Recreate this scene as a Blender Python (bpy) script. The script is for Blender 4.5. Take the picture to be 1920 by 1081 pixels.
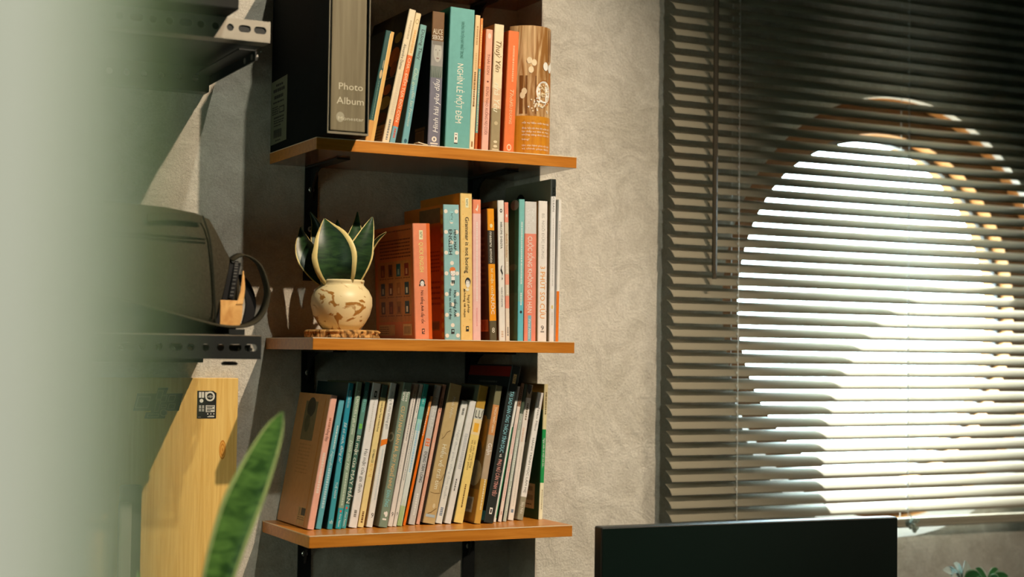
import bpy, math, random, unicodedata
from math import sin, cos, pi, radians, sqrt, atan2
from mathutils import Vector, Matrix
random.seed(7)
SC = bpy.context.scene
COL = SC.collection
for o in list(bpy.data.objects): bpy.data.objects.remove(o)

# ------------------------------------------------------------------ camera
cd = bpy.data.cameras.new('camera'); cam = bpy.data.objects.new('camera', cd); COL.objects.link(cam)
cd.sensor_width = 36.0; cd.lens = 2937.83 * 36 / 1920
_r = Vector((0.89355346, -0.44875626, 0.01341787)); _u = Vector((-0.03049479, -0.03084856, 0.99905877)); _w = Vector((0.44791996, 0.89312159, 0.04124957))
cam.matrix_world = Matrix(((_r.x, _u.x, -_w.x, -0.87834), (_r.y, _u.y, -_w.y, -2.74487), (_r.z, _u.z, -_w.z, -0.01214), (0, 0, 0, 1)))
cd.dof.use_dof = True; cd.dof.focus_distance = 2.80; cd.dof.aperture_fstop = 2.0
cd.clip_start = 0.02
SC.camera = cam
# ------------------------------------------------------------------ view, world, lights
SC.view_settings.view_transform = 'Standard'; SC.view_settings.look = 'None'
SC.view_settings.exposure = 0.0; SC.view_settings.gamma = 1.0; SC.view_settings.use_curve_mapping = False
W = bpy.data.worlds.new('sky'); SC.world = W; W.use_nodes = True
_n, _l = W.node_tree.nodes, W.node_tree.links
_tc = _n.new('ShaderNodeTexCoord'); _sx = _n.new('ShaderNodeSeparateXYZ'); _rp = _n.new('ShaderNodeValToRGB'); _mr = _n.new('ShaderNodeMapRange')
_l.new(_tc.outputs['Generated'], _sx.inputs[0]); _l.new(_sx.outputs['Z'], _mr.inputs['Value']); _mr.inputs['From Min'].default_value = -1; _mr.inputs['From Max'].default_value = 1
_l.new(_mr.outputs[0], _rp.inputs[0]); _e = _rp.color_ramp.elements        # hazy white-blue sky over a darker ground
_e[0].position = 0.30; _e[0].color = (0.20, 0.21, 0.18, 1); _e[1].position = 0.44; _e[1].color = (0.70, 0.92, 1.0, 1)
_l.new(_rp.outputs[0], _n['Background'].inputs[0]); _n['Background'].inputs[1].default_value = 26

def aim(o, d):
    o.rotation_euler = Vector(d).to_track_quat('-Z', 'Y').to_euler()
def spot(name, loc, target, watts, col, angle, blend, rad):
    l = bpy.data.lights.new(name, 'SPOT'); l.energy = watts; l.color = col; l.spot_size = radians(angle); l.spot_blend = blend; l.shadow_soft_size = rad
    o = bpy.data.objects.new(name, l); COL.objects.link(o); o.location = loc; aim(o, Vector(target) - Vector(loc)); return o
sl = bpy.data.lights.new('sun', 'SUN'); sl.energy = 30; sl.angle = radians(0.6); sl.color = (1, 1, 0.98)
so = bpy.data.objects.new('sun', sl); COL.objects.link(so); so.location = (0.2, 1.5, 3.5); aim(so, (0.131, -0.180, -0.322))
# the room's ceiling spotlights and pendant, followed by added fill lights
spot('ceiling_or_fill_spot', (0.35, -2.60, 2.42), (-0.12, 0, 0.0), 135, (1.0, 0.98, 0.80), 40, 0.7, 0.03)
spot('ceiling_or_fill_spot', (0.96, -2.60, 2.42), (-0.09, -0.1, -0.19), 495, (1.0, 0.79, 0.56), 37, 0.75, 0.027)
spot('pendant_lamp', (2.30, -2.60, 0.85), (1.15, -0.15, -0.45), 118, (1.0, 0.84, 0.62), 34, 1.0, 0.03)
spot('ceiling_or_fill_spot', (-0.70, -3.60, 2.30), (-0.95, -2.45, 0.0), 460, (1.0, 0.99, 0.89), 36, 0.8, 0.05)  # added fill spot, only there to brighten the near door leaf
al_ = bpy.data.lights.new('added_fill_light', 'AREA'); al_.shape = 'DISK'; al_.size = 0.6; al_.energy = 4.2; al_.color = (0.80, 1.0, 0.78)  # invented soft fill from the left, lifts the shaded covers; no real lantern
ao_ = bpy.data.objects.new('added_fill_light', al_); COL.objects.link(ao_); ao_.location = (-1.9, -1.2, 0.1); aim(ao_, (2.1, 1.0, 0.0))

# ------------------------------------------------------------------ colours and materials
def lin(c): c /= 255.0; return c / 12.92 if c <= 0.04045 else ((c + 0.055) / 1.055) ** 2.4
def S(r, g, b): return (lin(r), lin(g), lin(b))
def lit(r, g, b):            # own colour of a thing that looks like this under the warm lamps
    t = (0.92, 0.83, 0.70)
    return tuple(min(0.78, 0.86 * lin(c) / k) for c, k in zip((r, g, b), t))
MATS = {}
def nodes(m): return m.node_tree.nodes, m.node_tree.links
def mat(name, col, rough=0.55, spec=0.35, var=0.0, scale=60, bump=0.0, metal=0.0, coat=0.0):
    if name in MATS: return MATS[name]
    m = bpy.data.materials.new(name); m.use_nodes = True; n, l = nodes(m); b = n['Principled BSDF']
    b.inputs['Base Color'].default_value = (*col, 1); b.inputs['Roughness'].default_value = rough
    b.inputs['Specular IOR Level'].default_value = spec; b.inputs['Metallic'].default_value = metal; b.inputs['Coat Weight'].default_value = coat
    if var or bump:
        tc = n.new('ShaderNodeTexCoord'); nz = n.new('ShaderNodeTexNoise'); nz.inputs['Scale'].default_value = scale; nz.inputs['Detail'].default_value = 5
        l.new(tc.outputs['Object'], nz.inputs['Vector'])
        if var:
            r = n.new('ShaderNodeValToRGB'); r.color_ramp.elements[0].position = 0.3; r.color_ramp.elements[1].position = 0.7
            r.color_ramp.elements[0].color = (*[c * (1 - var) for c in col], 1); r.color_ramp.elements[1].color = (*[min(1, c * (1 + var)) for c in col], 1)
            l.new(nz.outputs['Fac'], r.inputs['Fac']); l.new(r.outputs['Color'], b.inputs['Base Color'])
        if bump:
            bp = n.new('ShaderNodeBump'); bp.inputs['Strength'].default_value = bump; bp.inputs['Distance'].default_value = 0.002
            l.new(nz.outputs['Fac'], bp.inputs['Height']); l.new(bp.outputs['Normal'], b.inputs['Normal'])
    MATS[name] = m; return m
def cm(col, rough=0.5, var=0.05):     # printed card of one colour
    k = 'card_%d_%d_%d_%d' % (*[int(c * 999) for c in col], int(rough * 100))
    return mat(k, col, rough, 0.35, var, 90)

def plaster():
    m = bpy.data.materials.new('trowelled_plaster'); m.use_nodes = True; n, l = nodes(m); b = n['Principled BSDF']
    tc = n.new('ShaderNodeTexCoord')
    def noise(sc, det, rough=0.6, dist=0.0):
        z = n.new('ShaderNodeTexNoise'); z.inputs['Scale'].default_value = sc; z.inputs['Detail'].default_value = det; z.inputs['Roughness'].default_value = rough; z.inputs['Distortion'].default_value = dist
        l.new(tc.outputs['Object'], z.inputs['Vector']); return z
    def ramp(src, p0, c0, p1, c1):
        r = n.new('ShaderNodeValToRGB'); r.color_ramp.elements[0].position = p0; r.color_ramp.elements[0].color = (*c0, 1); r.color_ramp.elements[1].position = p1; r.color_ramp.elements[1].color = (*c1, 1)
        l.new(src.outputs['Fac'], r.inputs['Fac']); return r
    def mix(mode, f, a, bb):
        x = n.new('ShaderNodeMix'); x.data_type = 'RGBA'; x.blend_type = mode; x.inputs[0].default_value = f
        l.new(a, x.inputs[6]); l.new(bb, x.inputs[7]); return x
    big = noise(3.2, 6, 0.62, 0.8); mid = noise(14, 7, 0.65, 1.4); fine = noise(230, 5, 0.75)
    c1 = ramp(big, 0.3, (0.63, 0.60, 0.53), 0.72, (0.79, 0.765, 0.71))
    c2 = ramp(mid, 0.35, (0.86, 0.85, 0.83), 0.62, (1.05, 1.05, 1.05))
    c3 = ramp(fine, 0.3, (0.82, 0.81, 0.79), 0.7, (1.10, 1.10, 1.10))
    x = mix('MULTIPLY', 1, c1.outputs['Color'], c2.outputs['Color']); y = mix('MULTIPLY', 1, x.outputs[2], c3.outputs['Color'])
    l.new(y.outputs[2], b.inputs['Base Color'])
    # thin pale trowel scratches
    v = n.new('ShaderNodeTexWave'); v.inputs['Scale'].default_value = 3.0; v.inputs['Distortion'].default_value = 22; v.inputs['Detail'].default_value = 5; v.inputs['Detail Scale'].default_value = 2.2
    l.new(tc.outputs['Object'], v.inputs['Vector'])
    add = n.new('ShaderNodeMath'); add.operation = 'MULTIPLY_ADD'; l.new(mid.outputs['Fac'], add.inputs[0]); add.inputs[1].default_value = 1.6; l.new(fine.outputs['Fac'], add.inputs[2])
    add2 = n.new('ShaderNodeMath'); add2.operation = 'MULTIPLY_ADD'; l.new(v.outputs['Fac'], add2.inputs[0]); add2.inputs[1].default_value = 0.35; l.new(add.outputs[0], add2.inputs[2])
    bp = n.new('ShaderNodeBump'); bp.inputs['Strength'].default_value = 0.75; bp.inputs['Distance'].default_value = 0.004
    l.new(add2.outputs[0], bp.inputs['Height']); l.new(bp.outputs['Normal'], b.inputs['Normal'])
    b.inputs['Roughness'].default_value = 0.8; b.inputs['Specular IOR Level'].default_value = 0.2
    return m
def wood(name, dark, light, axis='X', stretch=14, scale=9, rough=0.4, spec=0.4, ring=0.5, rot=0.0):
    m = bpy.data.materials.new(name); m.use_nodes = True; n, l = nodes(m); b = n['Principled BSDF']
    tc = n.new('ShaderNodeTexCoord'); mp = n.new('ShaderNodeMapping')
    s = {'X': (1, stretch, stretch), 'Y': (stretch, 1, stretch), 'Z': (stretch, stretch, 1)}[axis]
    mp.inputs['Scale'].default_value = s; l.new(tc.outputs['Object'], mp.inputs['Vector'])
    z = n.new('ShaderNodeTexNoise'); z.inputs['Scale'].default_value = scale; z.inputs['Detail'].default_value = 8; z.inputs['Roughness'].default_value = 0.6; z.inputs['Distortion'].default_value = ring
    l.new(mp.outputs['Vector'], z.inputs['Vector'])
    r = n.new('ShaderNodeValToRGB'); r.color_ramp.elements[0].position = 0.33; r.color_ramp.elements[0].color = (*dark, 1); r.color_ramp.elements[1].position = 0.66; r.color_ramp.elements[1].color = (*light, 1)
    l.new(z.outputs['Fac'], r.inputs['Fac']); l.new(r.outputs['Color'], b.inputs['Base Color'])
    b.inputs['Roughness'].default_value = rough; b.inputs['Specular IOR Level'].default_value = spec
    return m
def mottled(name, c0, c1, scale, p0=0.42, p1=0.58, rough=0.5, spec=0.35, dist=1.0, stretch=(1, 1, 1), bump=0.0):
    m = bpy.data.materials.new(name); m.use_nodes = True; n, l = nodes(m); b = n['Principled BSDF']
    tc = n.new('ShaderNodeTexCoord'); mp = n.new('ShaderNodeMapping'); mp.inputs['Scale'].default_value = stretch; l.new(tc.outputs['Object'], mp.inputs['Vector'])
    z = n.new('ShaderNodeTexNoise'); z.inputs['Scale'].default_value = scale; z.inputs['Detail'].default_value = 6; z.inputs['Distortion'].default_value = dist; l.new(mp.outputs['Vector'], z.inputs['Vector'])
    r = n.new('ShaderNodeValToRGB'); r.color_ramp.elements[0].position = p0; r.color_ramp.elements[0].color = (*c0, 1); r.color_ramp.elements[1].position = p1; r.color_ramp.elements[1].color = (*c1, 1)
    l.new(z.outputs['Fac'], r.inputs['Fac']); l.new(r.outputs['Color'], b.inputs['Base Color'])
    b.inputs['Roughness'].default_value = rough; b.inputs['Specular IOR Level'].default_value = spec
    if bump:
        bp = n.new('ShaderNodeBump'); bp.inputs['Strength'].default_value = bump; bp.inputs['Distance'].default_value = 0.003; l.new(z.outputs['Fac'], bp.inputs['Height']); l.new(bp.outputs['Normal'], b.inputs['Normal'])
    return m

PLASTER = plaster()
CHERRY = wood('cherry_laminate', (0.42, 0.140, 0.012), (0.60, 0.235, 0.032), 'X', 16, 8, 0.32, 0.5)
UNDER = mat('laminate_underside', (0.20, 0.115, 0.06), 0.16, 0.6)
OAK = wood('pale_oak', (0.72, 0.43, 0.11), (0.86, 0.60, 0.20), 'Z', 22, 5, 0.45, 0.3, 1.2)
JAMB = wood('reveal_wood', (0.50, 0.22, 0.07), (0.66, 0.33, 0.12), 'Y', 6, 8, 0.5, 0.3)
BLACK = mat('black_powder_coat', (0.012, 0.014, 0.014), 0.45, 0.4, 0.2, 300)
STEEL = mat('bright_steel', (0.62, 0.60, 0.56), 0.3, 0.5, metal=0.9)
ALU = mat('grey_steel', (0.33, 0.305, 0.26), 0.42, 0.5, 0.06, 40, metal=0.55)
PAGES = mat('page_edges', lit(225, 200, 160), 0.9, 0.1, 0.12, 500)
WHITEPLASTIC = mat('clear_white_cord', (0.75, 0.76, 0.72), 0.4, 0.4)

# ------------------------------------------------------------------ mesh helpers
class MB:
    def __init__(s): s.v = []; s.f = []; s.m = []
    def add(s, vs, fs, m=0):
        b = len(s.v); s.v += [tuple(p) for p in vs]
        for f in fs: s.f.append([b + i for i in f]); s.m.append(m)
    def box(s, x0, x1, y0, y1, z0, z1, m=0):
        s.add([(x0, y0, z0), (x1, y0, z0), (x1, y1, z0), (x0, y1, z0), (x0, y0, z1), (x1, y0, z1), (x1, y1, z1), (x0, y1, z1)],
              [(0, 3, 2, 1), (4, 5, 6, 7), (0, 1, 5, 4), (1, 2, 6, 5), (2, 3, 7, 6), (3, 0, 4, 7)], m)
    def quad(s, a, b, c, d, m=0): s.add([a, b, c, d], [(0, 1, 2, 3)], m)
    def loft(s, rings, closed=True, cap=True, m=0):
        n = len(rings[0]); vs = [p for r in rings for p in r]; fs = []
        for i in range(len(rings) - 1):
            for j in range(n if closed else n - 1):
                k = (j + 1) % n; fs.append((i * n + j, i * n + k, (i + 1) * n + k, (i + 1) * n + j))
        if cap and closed: fs.append(tuple(range(n))[::-1]); fs.append(tuple(range((len(rings) - 1) * n, len(rings) * n)))
        s.add(vs, fs, m)
    def tube(s, pts, r, n=8, m=0, cap=True):
        pts = [Vector(p) for p in pts]; rings = []; up = None
        for i, p in enumerate(pts):
            t = (pts[min(i + 1, len(pts) - 1)] - pts[max(i - 1, 0)]).normalized()
            if up is None:
                up = Vector((0, 0, 1)) if abs(t.z) < 0.9 else Vector((1, 0, 0))
            a = t.cross(up)
            if a.length < 1e-6: a = t.orthogonal()
            a.normalize(); up = a.cross(t).normalized(); rr = r[i] if isinstance(r, (list, tuple)) else r
            rings.append([p + a * (rr * cos(2 * pi * k / n)) + up * (rr * sin(2 * pi * k / n)) for k in range(n)])
        s.loft(rings, True, cap, m)
    def lathe(s, prof, n=32, c=(0, 0, 0), m=0, cap=True):
        rings = [[(c[0] + r * cos(2 * pi * k / n), c[1] + r * sin(2 * pi * k / n), c[2] + z) for k in range(n)] for r, z in prof]
        s.loft(rings, True, cap, m)
    def disc(s, c, r, nrm='y', n=16, m=0, thick=0.0006):
        ax = {'y': lambda a, d: (c[0] + r * cos(a), c[1] + d, c[2] + r * sin(a)), 'x': lambda a, d: (c[0] + d, c[1] + r * cos(a), c[2] + r * sin(a)), 'z': lambda a, d: (c[0] + r * cos(a), c[1] + r * sin(a), c[2] + d)}[nrm]
        s.loft([[ax(2 * pi * k / n, d) for k in range(n)] for d in (0, thick)], True, True, m)
    def ball(s, c, r, n=8, m=0, sc=(1, 1, 1)):
        rings = []
        for i in range(1, n):
            a = pi * i / n; rings.append([(c[0] + sc[0] * r * sin(a) * cos(2 * pi * k / n), c[1] + sc[1] * r * sin(a) * sin(2 * pi * k / n), c[2] - sc[2] * r * cos(a)) for k in range(n)])
        s.loft(rings, True, True, m)
    def ribbon(s, pts, wv, th, m=0, widths=None):        # flat strap: path, width vector, thickness
        pts = [Vector(p) for p in pts]; rings = []
        for i, p in enumerate(pts):
            t = (pts[min(i + 1, len(pts) - 1)] - pts[max(i - 1, 0)]).normalized()
            w = Vector(wv[i] if isinstance(wv, list) else wv); nn = t.cross(w).normalized() * (th / 2); w = w * (0.5 * (widths[i] if widths else 1))
            rings.append([p - w - nn, p + w - nn, p + w + nn, p - w + nn])
        s.loft(rings, True, True, m)
    def build(s, name, mats, parent=None, smooth=False, bevel=0, kind=None):
        me = bpy.data.meshes.new(name); me.from_pydata(s.v, [], s.f)
        for mm in (mats if isinstance(mats, (list, tuple)) else [mats]): me.materials.append(mm)
        me.polygons.foreach_set('material_index', s.m)
        if smooth: me.polygons.foreach_set('use_smooth', [True] * len(s.f))
        me.update(); import bmesh
        b = bmesh.new(); b.from_mesh(me); bmesh.ops.recalc_face_normals(b, faces=b.faces); b.to_mesh(me); b.free()
        o = bpy.data.objects.new(name, me); COL.objects.link(o)
        if parent is not None: o.parent = parent
        if bevel:
            md = o.modifiers.new('edge', 'BEVEL'); md.width = bevel; md.segments = 2; md.limit_method = 'ANGLE'; md.angle_limit = radians(40)
        if kind: o['kind'] = kind
        return o
def empty(name, loc=(0, 0, 0), rot=(0, 0, 0)):
    o = bpy.data.objects.new(name, None); COL.objects.link(o); o.location = loc; o.rotation_euler = rot; o.empty_display_size = 0.02; return o
def tag(o, label, cat=None, group=None, kind=None):
    o['label'] = label
    if cat: o['category'] = cat
    if group: o['group'] = group
    if kind: o['kind'] = kind
    return o
def arc(cx, cy, r, a0, a1, n): return [(cx + r * cos(a0 + (a1 - a0) * i / n), cy + r * sin(a0 + (a1 - a0) * i / n)) for i in range(n + 1)]
def smoothpath(pts, n=6):
    P = [Vector(p) for p in pts]; out = []
    for i in range(len(P) - 1):
        p0 = P[max(i - 1, 0)]; p1 = P[i]; p2 = P[i + 1]; p3 = P[min(i + 2, len(P) - 1)]
        for k in range(n):
            t = k / n; out.append(0.5 * ((2 * p1) + (p2 - p0) * t + (2 * p0 - 5 * p1 + 4 * p2 - p3) * t * t + (3 * p1 - p0 - 3 * p2 + p3) * t ** 3))
    out.append(P[-1]); return out
TXT = {}
def safe(s):               # letters whose outlines overlap in the built-in font take their nearest form
    out = ''
    for ch in s:
        nfd = unicodedata.normalize('NFD', ch)
        if ch == '\u0110': ch = '\u00d0'
        elif nfd[0] in 'oO' and '\u031b' in nfd: ch = unicodedata.normalize('NFC', nfd.replace('\u031b', ''))
        out += ch
    return out
def glyphs(s):
    s = safe(s)
    if s in TXT: return TXT[s]
    c = bpy.data.curves.new('t', 'FONT'); c.body = s; c.resolution_u = 2; c.size = 1
    o = bpy.data.objects.new('t', c); COL.objects.link(o); bpy.context.view_layer.update()
    me = bpy.data.meshes.new_from_object(o)
    vs = [(v.co.x, v.co.y) for v in me.vertices]; fs = [list(p.vertices) for p in me.polygons]
    bpy.data.objects.remove(o); bpy.data.curves.remove(c); bpy.data.meshes.remove(me)
    if not vs: TXT[s] = ([], [], 0, 1); return TXT[s]
    x0 = min(v[0] for v in vs); x1 = max(v[0] for v in vs)
    TXT[s] = ([(v[0] - x0, v[1]) for v in vs], fs, x1 - x0, 0.72); return TXT[s]
def text_on(mb, s, org, ux, uy, length, height, m, slant=0.0):
    """lettering in the plane (ux, uy), from org, stretched to the given length and capital height"""
    vs, fs, wid, cap = glyphs(s)
    if not vs: return
    org, ux, uy = Vector(org), Vector(ux), Vector(uy)
    mb.add([org + ux * ((x + slant * y) * length / wid) + uy * (y * height / cap) for x, y in vs], fs, m)

# ------------------------------------------------------------------ the room
L, D, TH = 0.5, 0.254, 0.0205
Z1, Z2, Z3 = 0.34647, 0.00972, -0.32027
YB = -0.109                     # face of the window wall, which stands forward of the shelf wall
FLOOR, CEIL = -1.45, 2.60
XL, XR, YR = -2.4, 3.0, -4.0
ROOM = mat('room_paint', (0.10, 0.165, 0.13), 0.9, 0.1, 0.05, 3)
def struct(name, mb, mats, label, **k):
    o = mb.build(name, mats, **k); o['kind'] = 'structure'; o['label'] = label; return o
b = MB(); b.box(XL, L, 0, 0.12, FLOOR, CEIL); struct('wall_back', b, PLASTER, 'grey trowelled plaster wall behind the shelves')
b = MB(); b.box(XL - 0.1, XL, YR, 0.12, FLOOR, CEIL); struct('wall_left', b, ROOM, 'grey wall on the left of the room')
b = MB(); b.box(XR, XR + 0.1, YR, 0.12, FLOOR, CEIL); struct('wall_right', b, ROOM, 'grey wall on the right of the room')
b = MB(); b.box(XL - 0.1, XR + 0.1, YR - 0.1, YR, FLOOR, CEIL); struct('wall_rear', b, ROOM, 'grey wall behind the viewer')
b = MB(); b.box(XL - 0.1, XR + 0.1, YR - 0.1, 0.12, FLOOR - 0.1, FLOOR); struct('floor', b, mat('floor_grey', (0.07, 0.09, 0.078), 0.6, 0.3, 0.1, 8), 'dark grey floor of the room')
b = MB(); b.box(XL - 0.1, XR + 0.1, YR - 0.1, 0.12, CEIL, CEIL + 0.1); struct('ceiling', b, mat('ceiling_paint', (0.16, 0.21, 0.18), 0.9, 0.1), 'grey ceiling of the room')
# window wall with a round opening
XC, ZC = 1.372, 0.097
N = 128
def circ(r, y, n=N): return [(XC + r * cos(2 * pi * k / n), y, ZC + r * sin(2 * pi * k / n)) for k in range(n)]
def rfront(a):             # the wall face opens wider at the foot, where a sloping sill meets it
    d = max(0.0, -sin(a)); t = min(1.0, max(0.0, (d - 0.25) / 0.5)); return 0.4535 + 0.0370 * t * t * (3 - 2 * t)
def rectpt(a):
    c, s_ = cos(a), sin(a); ts = []
    if c > 1e-9: ts.append((XR - XC) / c)
    if c < -1e-9: ts.append((L - XC) / c)
    if s_ > 1e-9: ts.append((CEIL - ZC) / s_)
    if s_ < -1e-9: ts.append((FLOOR - ZC) / s_)
    t = min(ts); return (XC + t * c, ZC + t * s_)
angs = sorted([2 * pi * k / N for k in range(N)] + [atan2(z - ZC, x - XC) % (2 * pi) for x in (L, XR) for z in (FLOOR, CEIL)])
b = MB()
for y, rr in ((YB, None), (0.03, 0.380)):
    vs = []; fs = []
    for a in angs:
        x, z = rectpt(a); q = rr or rfront(a); vs += [(XC + q * cos(a), y, ZC + q * sin(a)), (x, y, z)]
    n_ = len(angs)
    for i in range(n_): j = (i + 1) % n_; fs.append((2 * i, 2 * i + 1, 2 * j + 1, 2 * j))
    b.add(vs, fs)
b.add([(L, YB, FLOOR), (L, 0.03, FLOOR), (L, 0.03, CEIL), (L, YB, CEIL)], [(0, 1, 2, 3)])
struct('wall_window', b, PLASTER, 'plaster window wall standing forward of the shelf wall')
win = empty('window_1', (XC, YB, ZC)); tag(win, 'round window with a stepped wooden reveal behind the blind', kind='structure')
def wpart(name, prof, m, smooth=True):
    mb = MB(); mb.loft([[(p[0] - XC, p[1] - YB, p[2] - ZC) for p in circ(r, y)] for r, y in prof], True, False); return mb.build(name, m, win, smooth)
mb = MB(); aa = [2 * pi * k / N for k in range(N)]
mb.loft([[(rfront(a) * cos(a), 0.0, rfront(a) * sin(a)) for a in aa], [(0.453 * cos(a), 0.020, 0.453 * sin(a)) for a in aa]], True, False); mb.build('sloping_sill', mat('painted_sill', (0.84, 0.82, 0.80), 0.6, 0.3), win, True)
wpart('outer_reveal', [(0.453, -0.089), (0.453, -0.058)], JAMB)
wpart('step_ring', [(0.453, -0.058), (0.380, -0.058)], wood('shaded_step_wood', (0.10, 0.045, 0.016), (0.16, 0.075, 0.028), 'X', 4, 8, 0.6, 0.2), False)  # shade on the ring put into the colour: reveal wood made darker
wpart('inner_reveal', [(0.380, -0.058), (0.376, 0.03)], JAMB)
FRAME = mat('window_frame_metal', (0.05, 0.05, 0.05), 0.4, 0.4)
wpart('sash', [(0.378, -0.022), (0.366, -0.022), (0.366, -0.010), (0.378, -0.010)], FRAME, False)
gm = bpy.data.materials.new('window_glass'); gm.use_nodes = True; n, l = nodes(gm); n.remove(n['Principled BSDF'])
tr = n.new('ShaderNodeBsdfTransparent'); tr.inputs[0].default_value = (0.95, 0.98, 0.98, 1); gl = n.new('ShaderNodeBsdfGlossy'); gl.inputs['Roughness'].default_value = 0.02
mx = n.new('ShaderNodeMixShader'); mx.inputs[0].default_value = 0.05; l.new(tr.outputs[0], mx.inputs[1]); l.new(gl.outputs[0], mx.inputs[2]); l.new(mx.outputs[0], n['Material Output'].inputs[0])
mb = MB(); mb.loft([[(p[0] - XC, p[1] - YB, p[2] - ZC) for p in circ(0.372, y)] for y in (-0.018, -0.014)], True, True); mb.build('glass_pane', gm, win)

# pale green door edge close to the viewer
DOORP = mat('pale_green_paint', (0.68, 0.70, 0.59), 0.75, 0.2, 0.03, 4)
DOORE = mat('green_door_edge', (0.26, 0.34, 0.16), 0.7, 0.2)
door = empty('door_1', (-0.8236, -2.4887, FLOOR), (0, 0, radians(-26)))
tag(door, 'pale sage green door leaf standing close in the left foreground', kind='structure')
mb = MB(); mb.box(-0.80, -0.0040, 0, 0.035, 0, 2.75); mb.build('door_leaf', DOORP, door, bevel=0.003)
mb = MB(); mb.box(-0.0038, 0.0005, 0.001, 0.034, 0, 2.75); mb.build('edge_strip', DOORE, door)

# ------------------------------------------------------------------ shelves
def shelf(zt, label, wood_m=CHERRY):
    r = empty('wall_shelf', (0, 0, zt)); tag(r, label, 'shelf', 'wooden wall shelves')
    mb = MB(); mb.box(0, L - 0.0008, -D, -0.0005, -TH, 0)
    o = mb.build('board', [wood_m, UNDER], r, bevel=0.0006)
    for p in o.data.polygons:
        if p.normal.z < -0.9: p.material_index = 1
    mb = MB(); mb.box(0.0, L - 0.0008, -D - 0.0004, -D + 0.0005, -0.0012, 0.0003); mb.box(-0.0004, 0.0005, -D, -0.0005, -0.0012, 0.0003)
    mb.build('edge_banding', mat('edge_banding', lit(240, 205, 160), 0.4, 0.4), r)
    for x in (0.080, 0.411):
        br = empty('bracket', (x, 0, -TH)); br.parent = r
        mb = MB(); mb.box(-0.0128, 0.0128, -0.0035, -0.0004, -0.21, 0); mb.build('upright_bar', BLACK, br, bevel=0.0008)
        mb = MB(); mb.box(-0.0128, 0.0128, -0.17, -0.0004, -0.0036, -0.0003); mb.build('support_arm', BLACK, br, bevel=0.0008)
        mb = MB(); q = [(-0.0, -0.004), (-0.055, -0.004), (-0.035, -0.012), (-0.014, -0.033), (-0.004, -0.06)]
        mb.loft([[(xx, y, z) for y, z in q] for xx in (-0.0022, 0.0022)]); mb.build('gusset', BLACK, br)
        for zz in (-0.042, -0.115, -0.185):
            mb = MB(); mb.lathe([(0.0056, 0), (0.0056, 0.0008), (0.0045, 0.0018), (0.0018, 0.0022)], 14); mb.v = [(p[0], -0.0036 - p[2], zz + p[1]) for p in mb.v]; 
            k_ = len(mb.f); mb.box(-0.003, 0.003, -0.0060, -0.0056, zz - 0.0006, zz + 0.0006, 1); mb.box(-0.0006, 0.0006, -0.0060, -0.0056, zz - 0.003, zz + 0.003, 1)
            mb.build('screw', [STEEL, BLACK], br)
    return r
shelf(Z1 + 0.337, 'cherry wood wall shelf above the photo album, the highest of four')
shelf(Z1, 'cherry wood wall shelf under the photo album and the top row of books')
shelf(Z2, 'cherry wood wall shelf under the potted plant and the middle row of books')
shelf(Z3, 'cherry wood wall shelf under the bottom row of leaning books')

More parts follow.
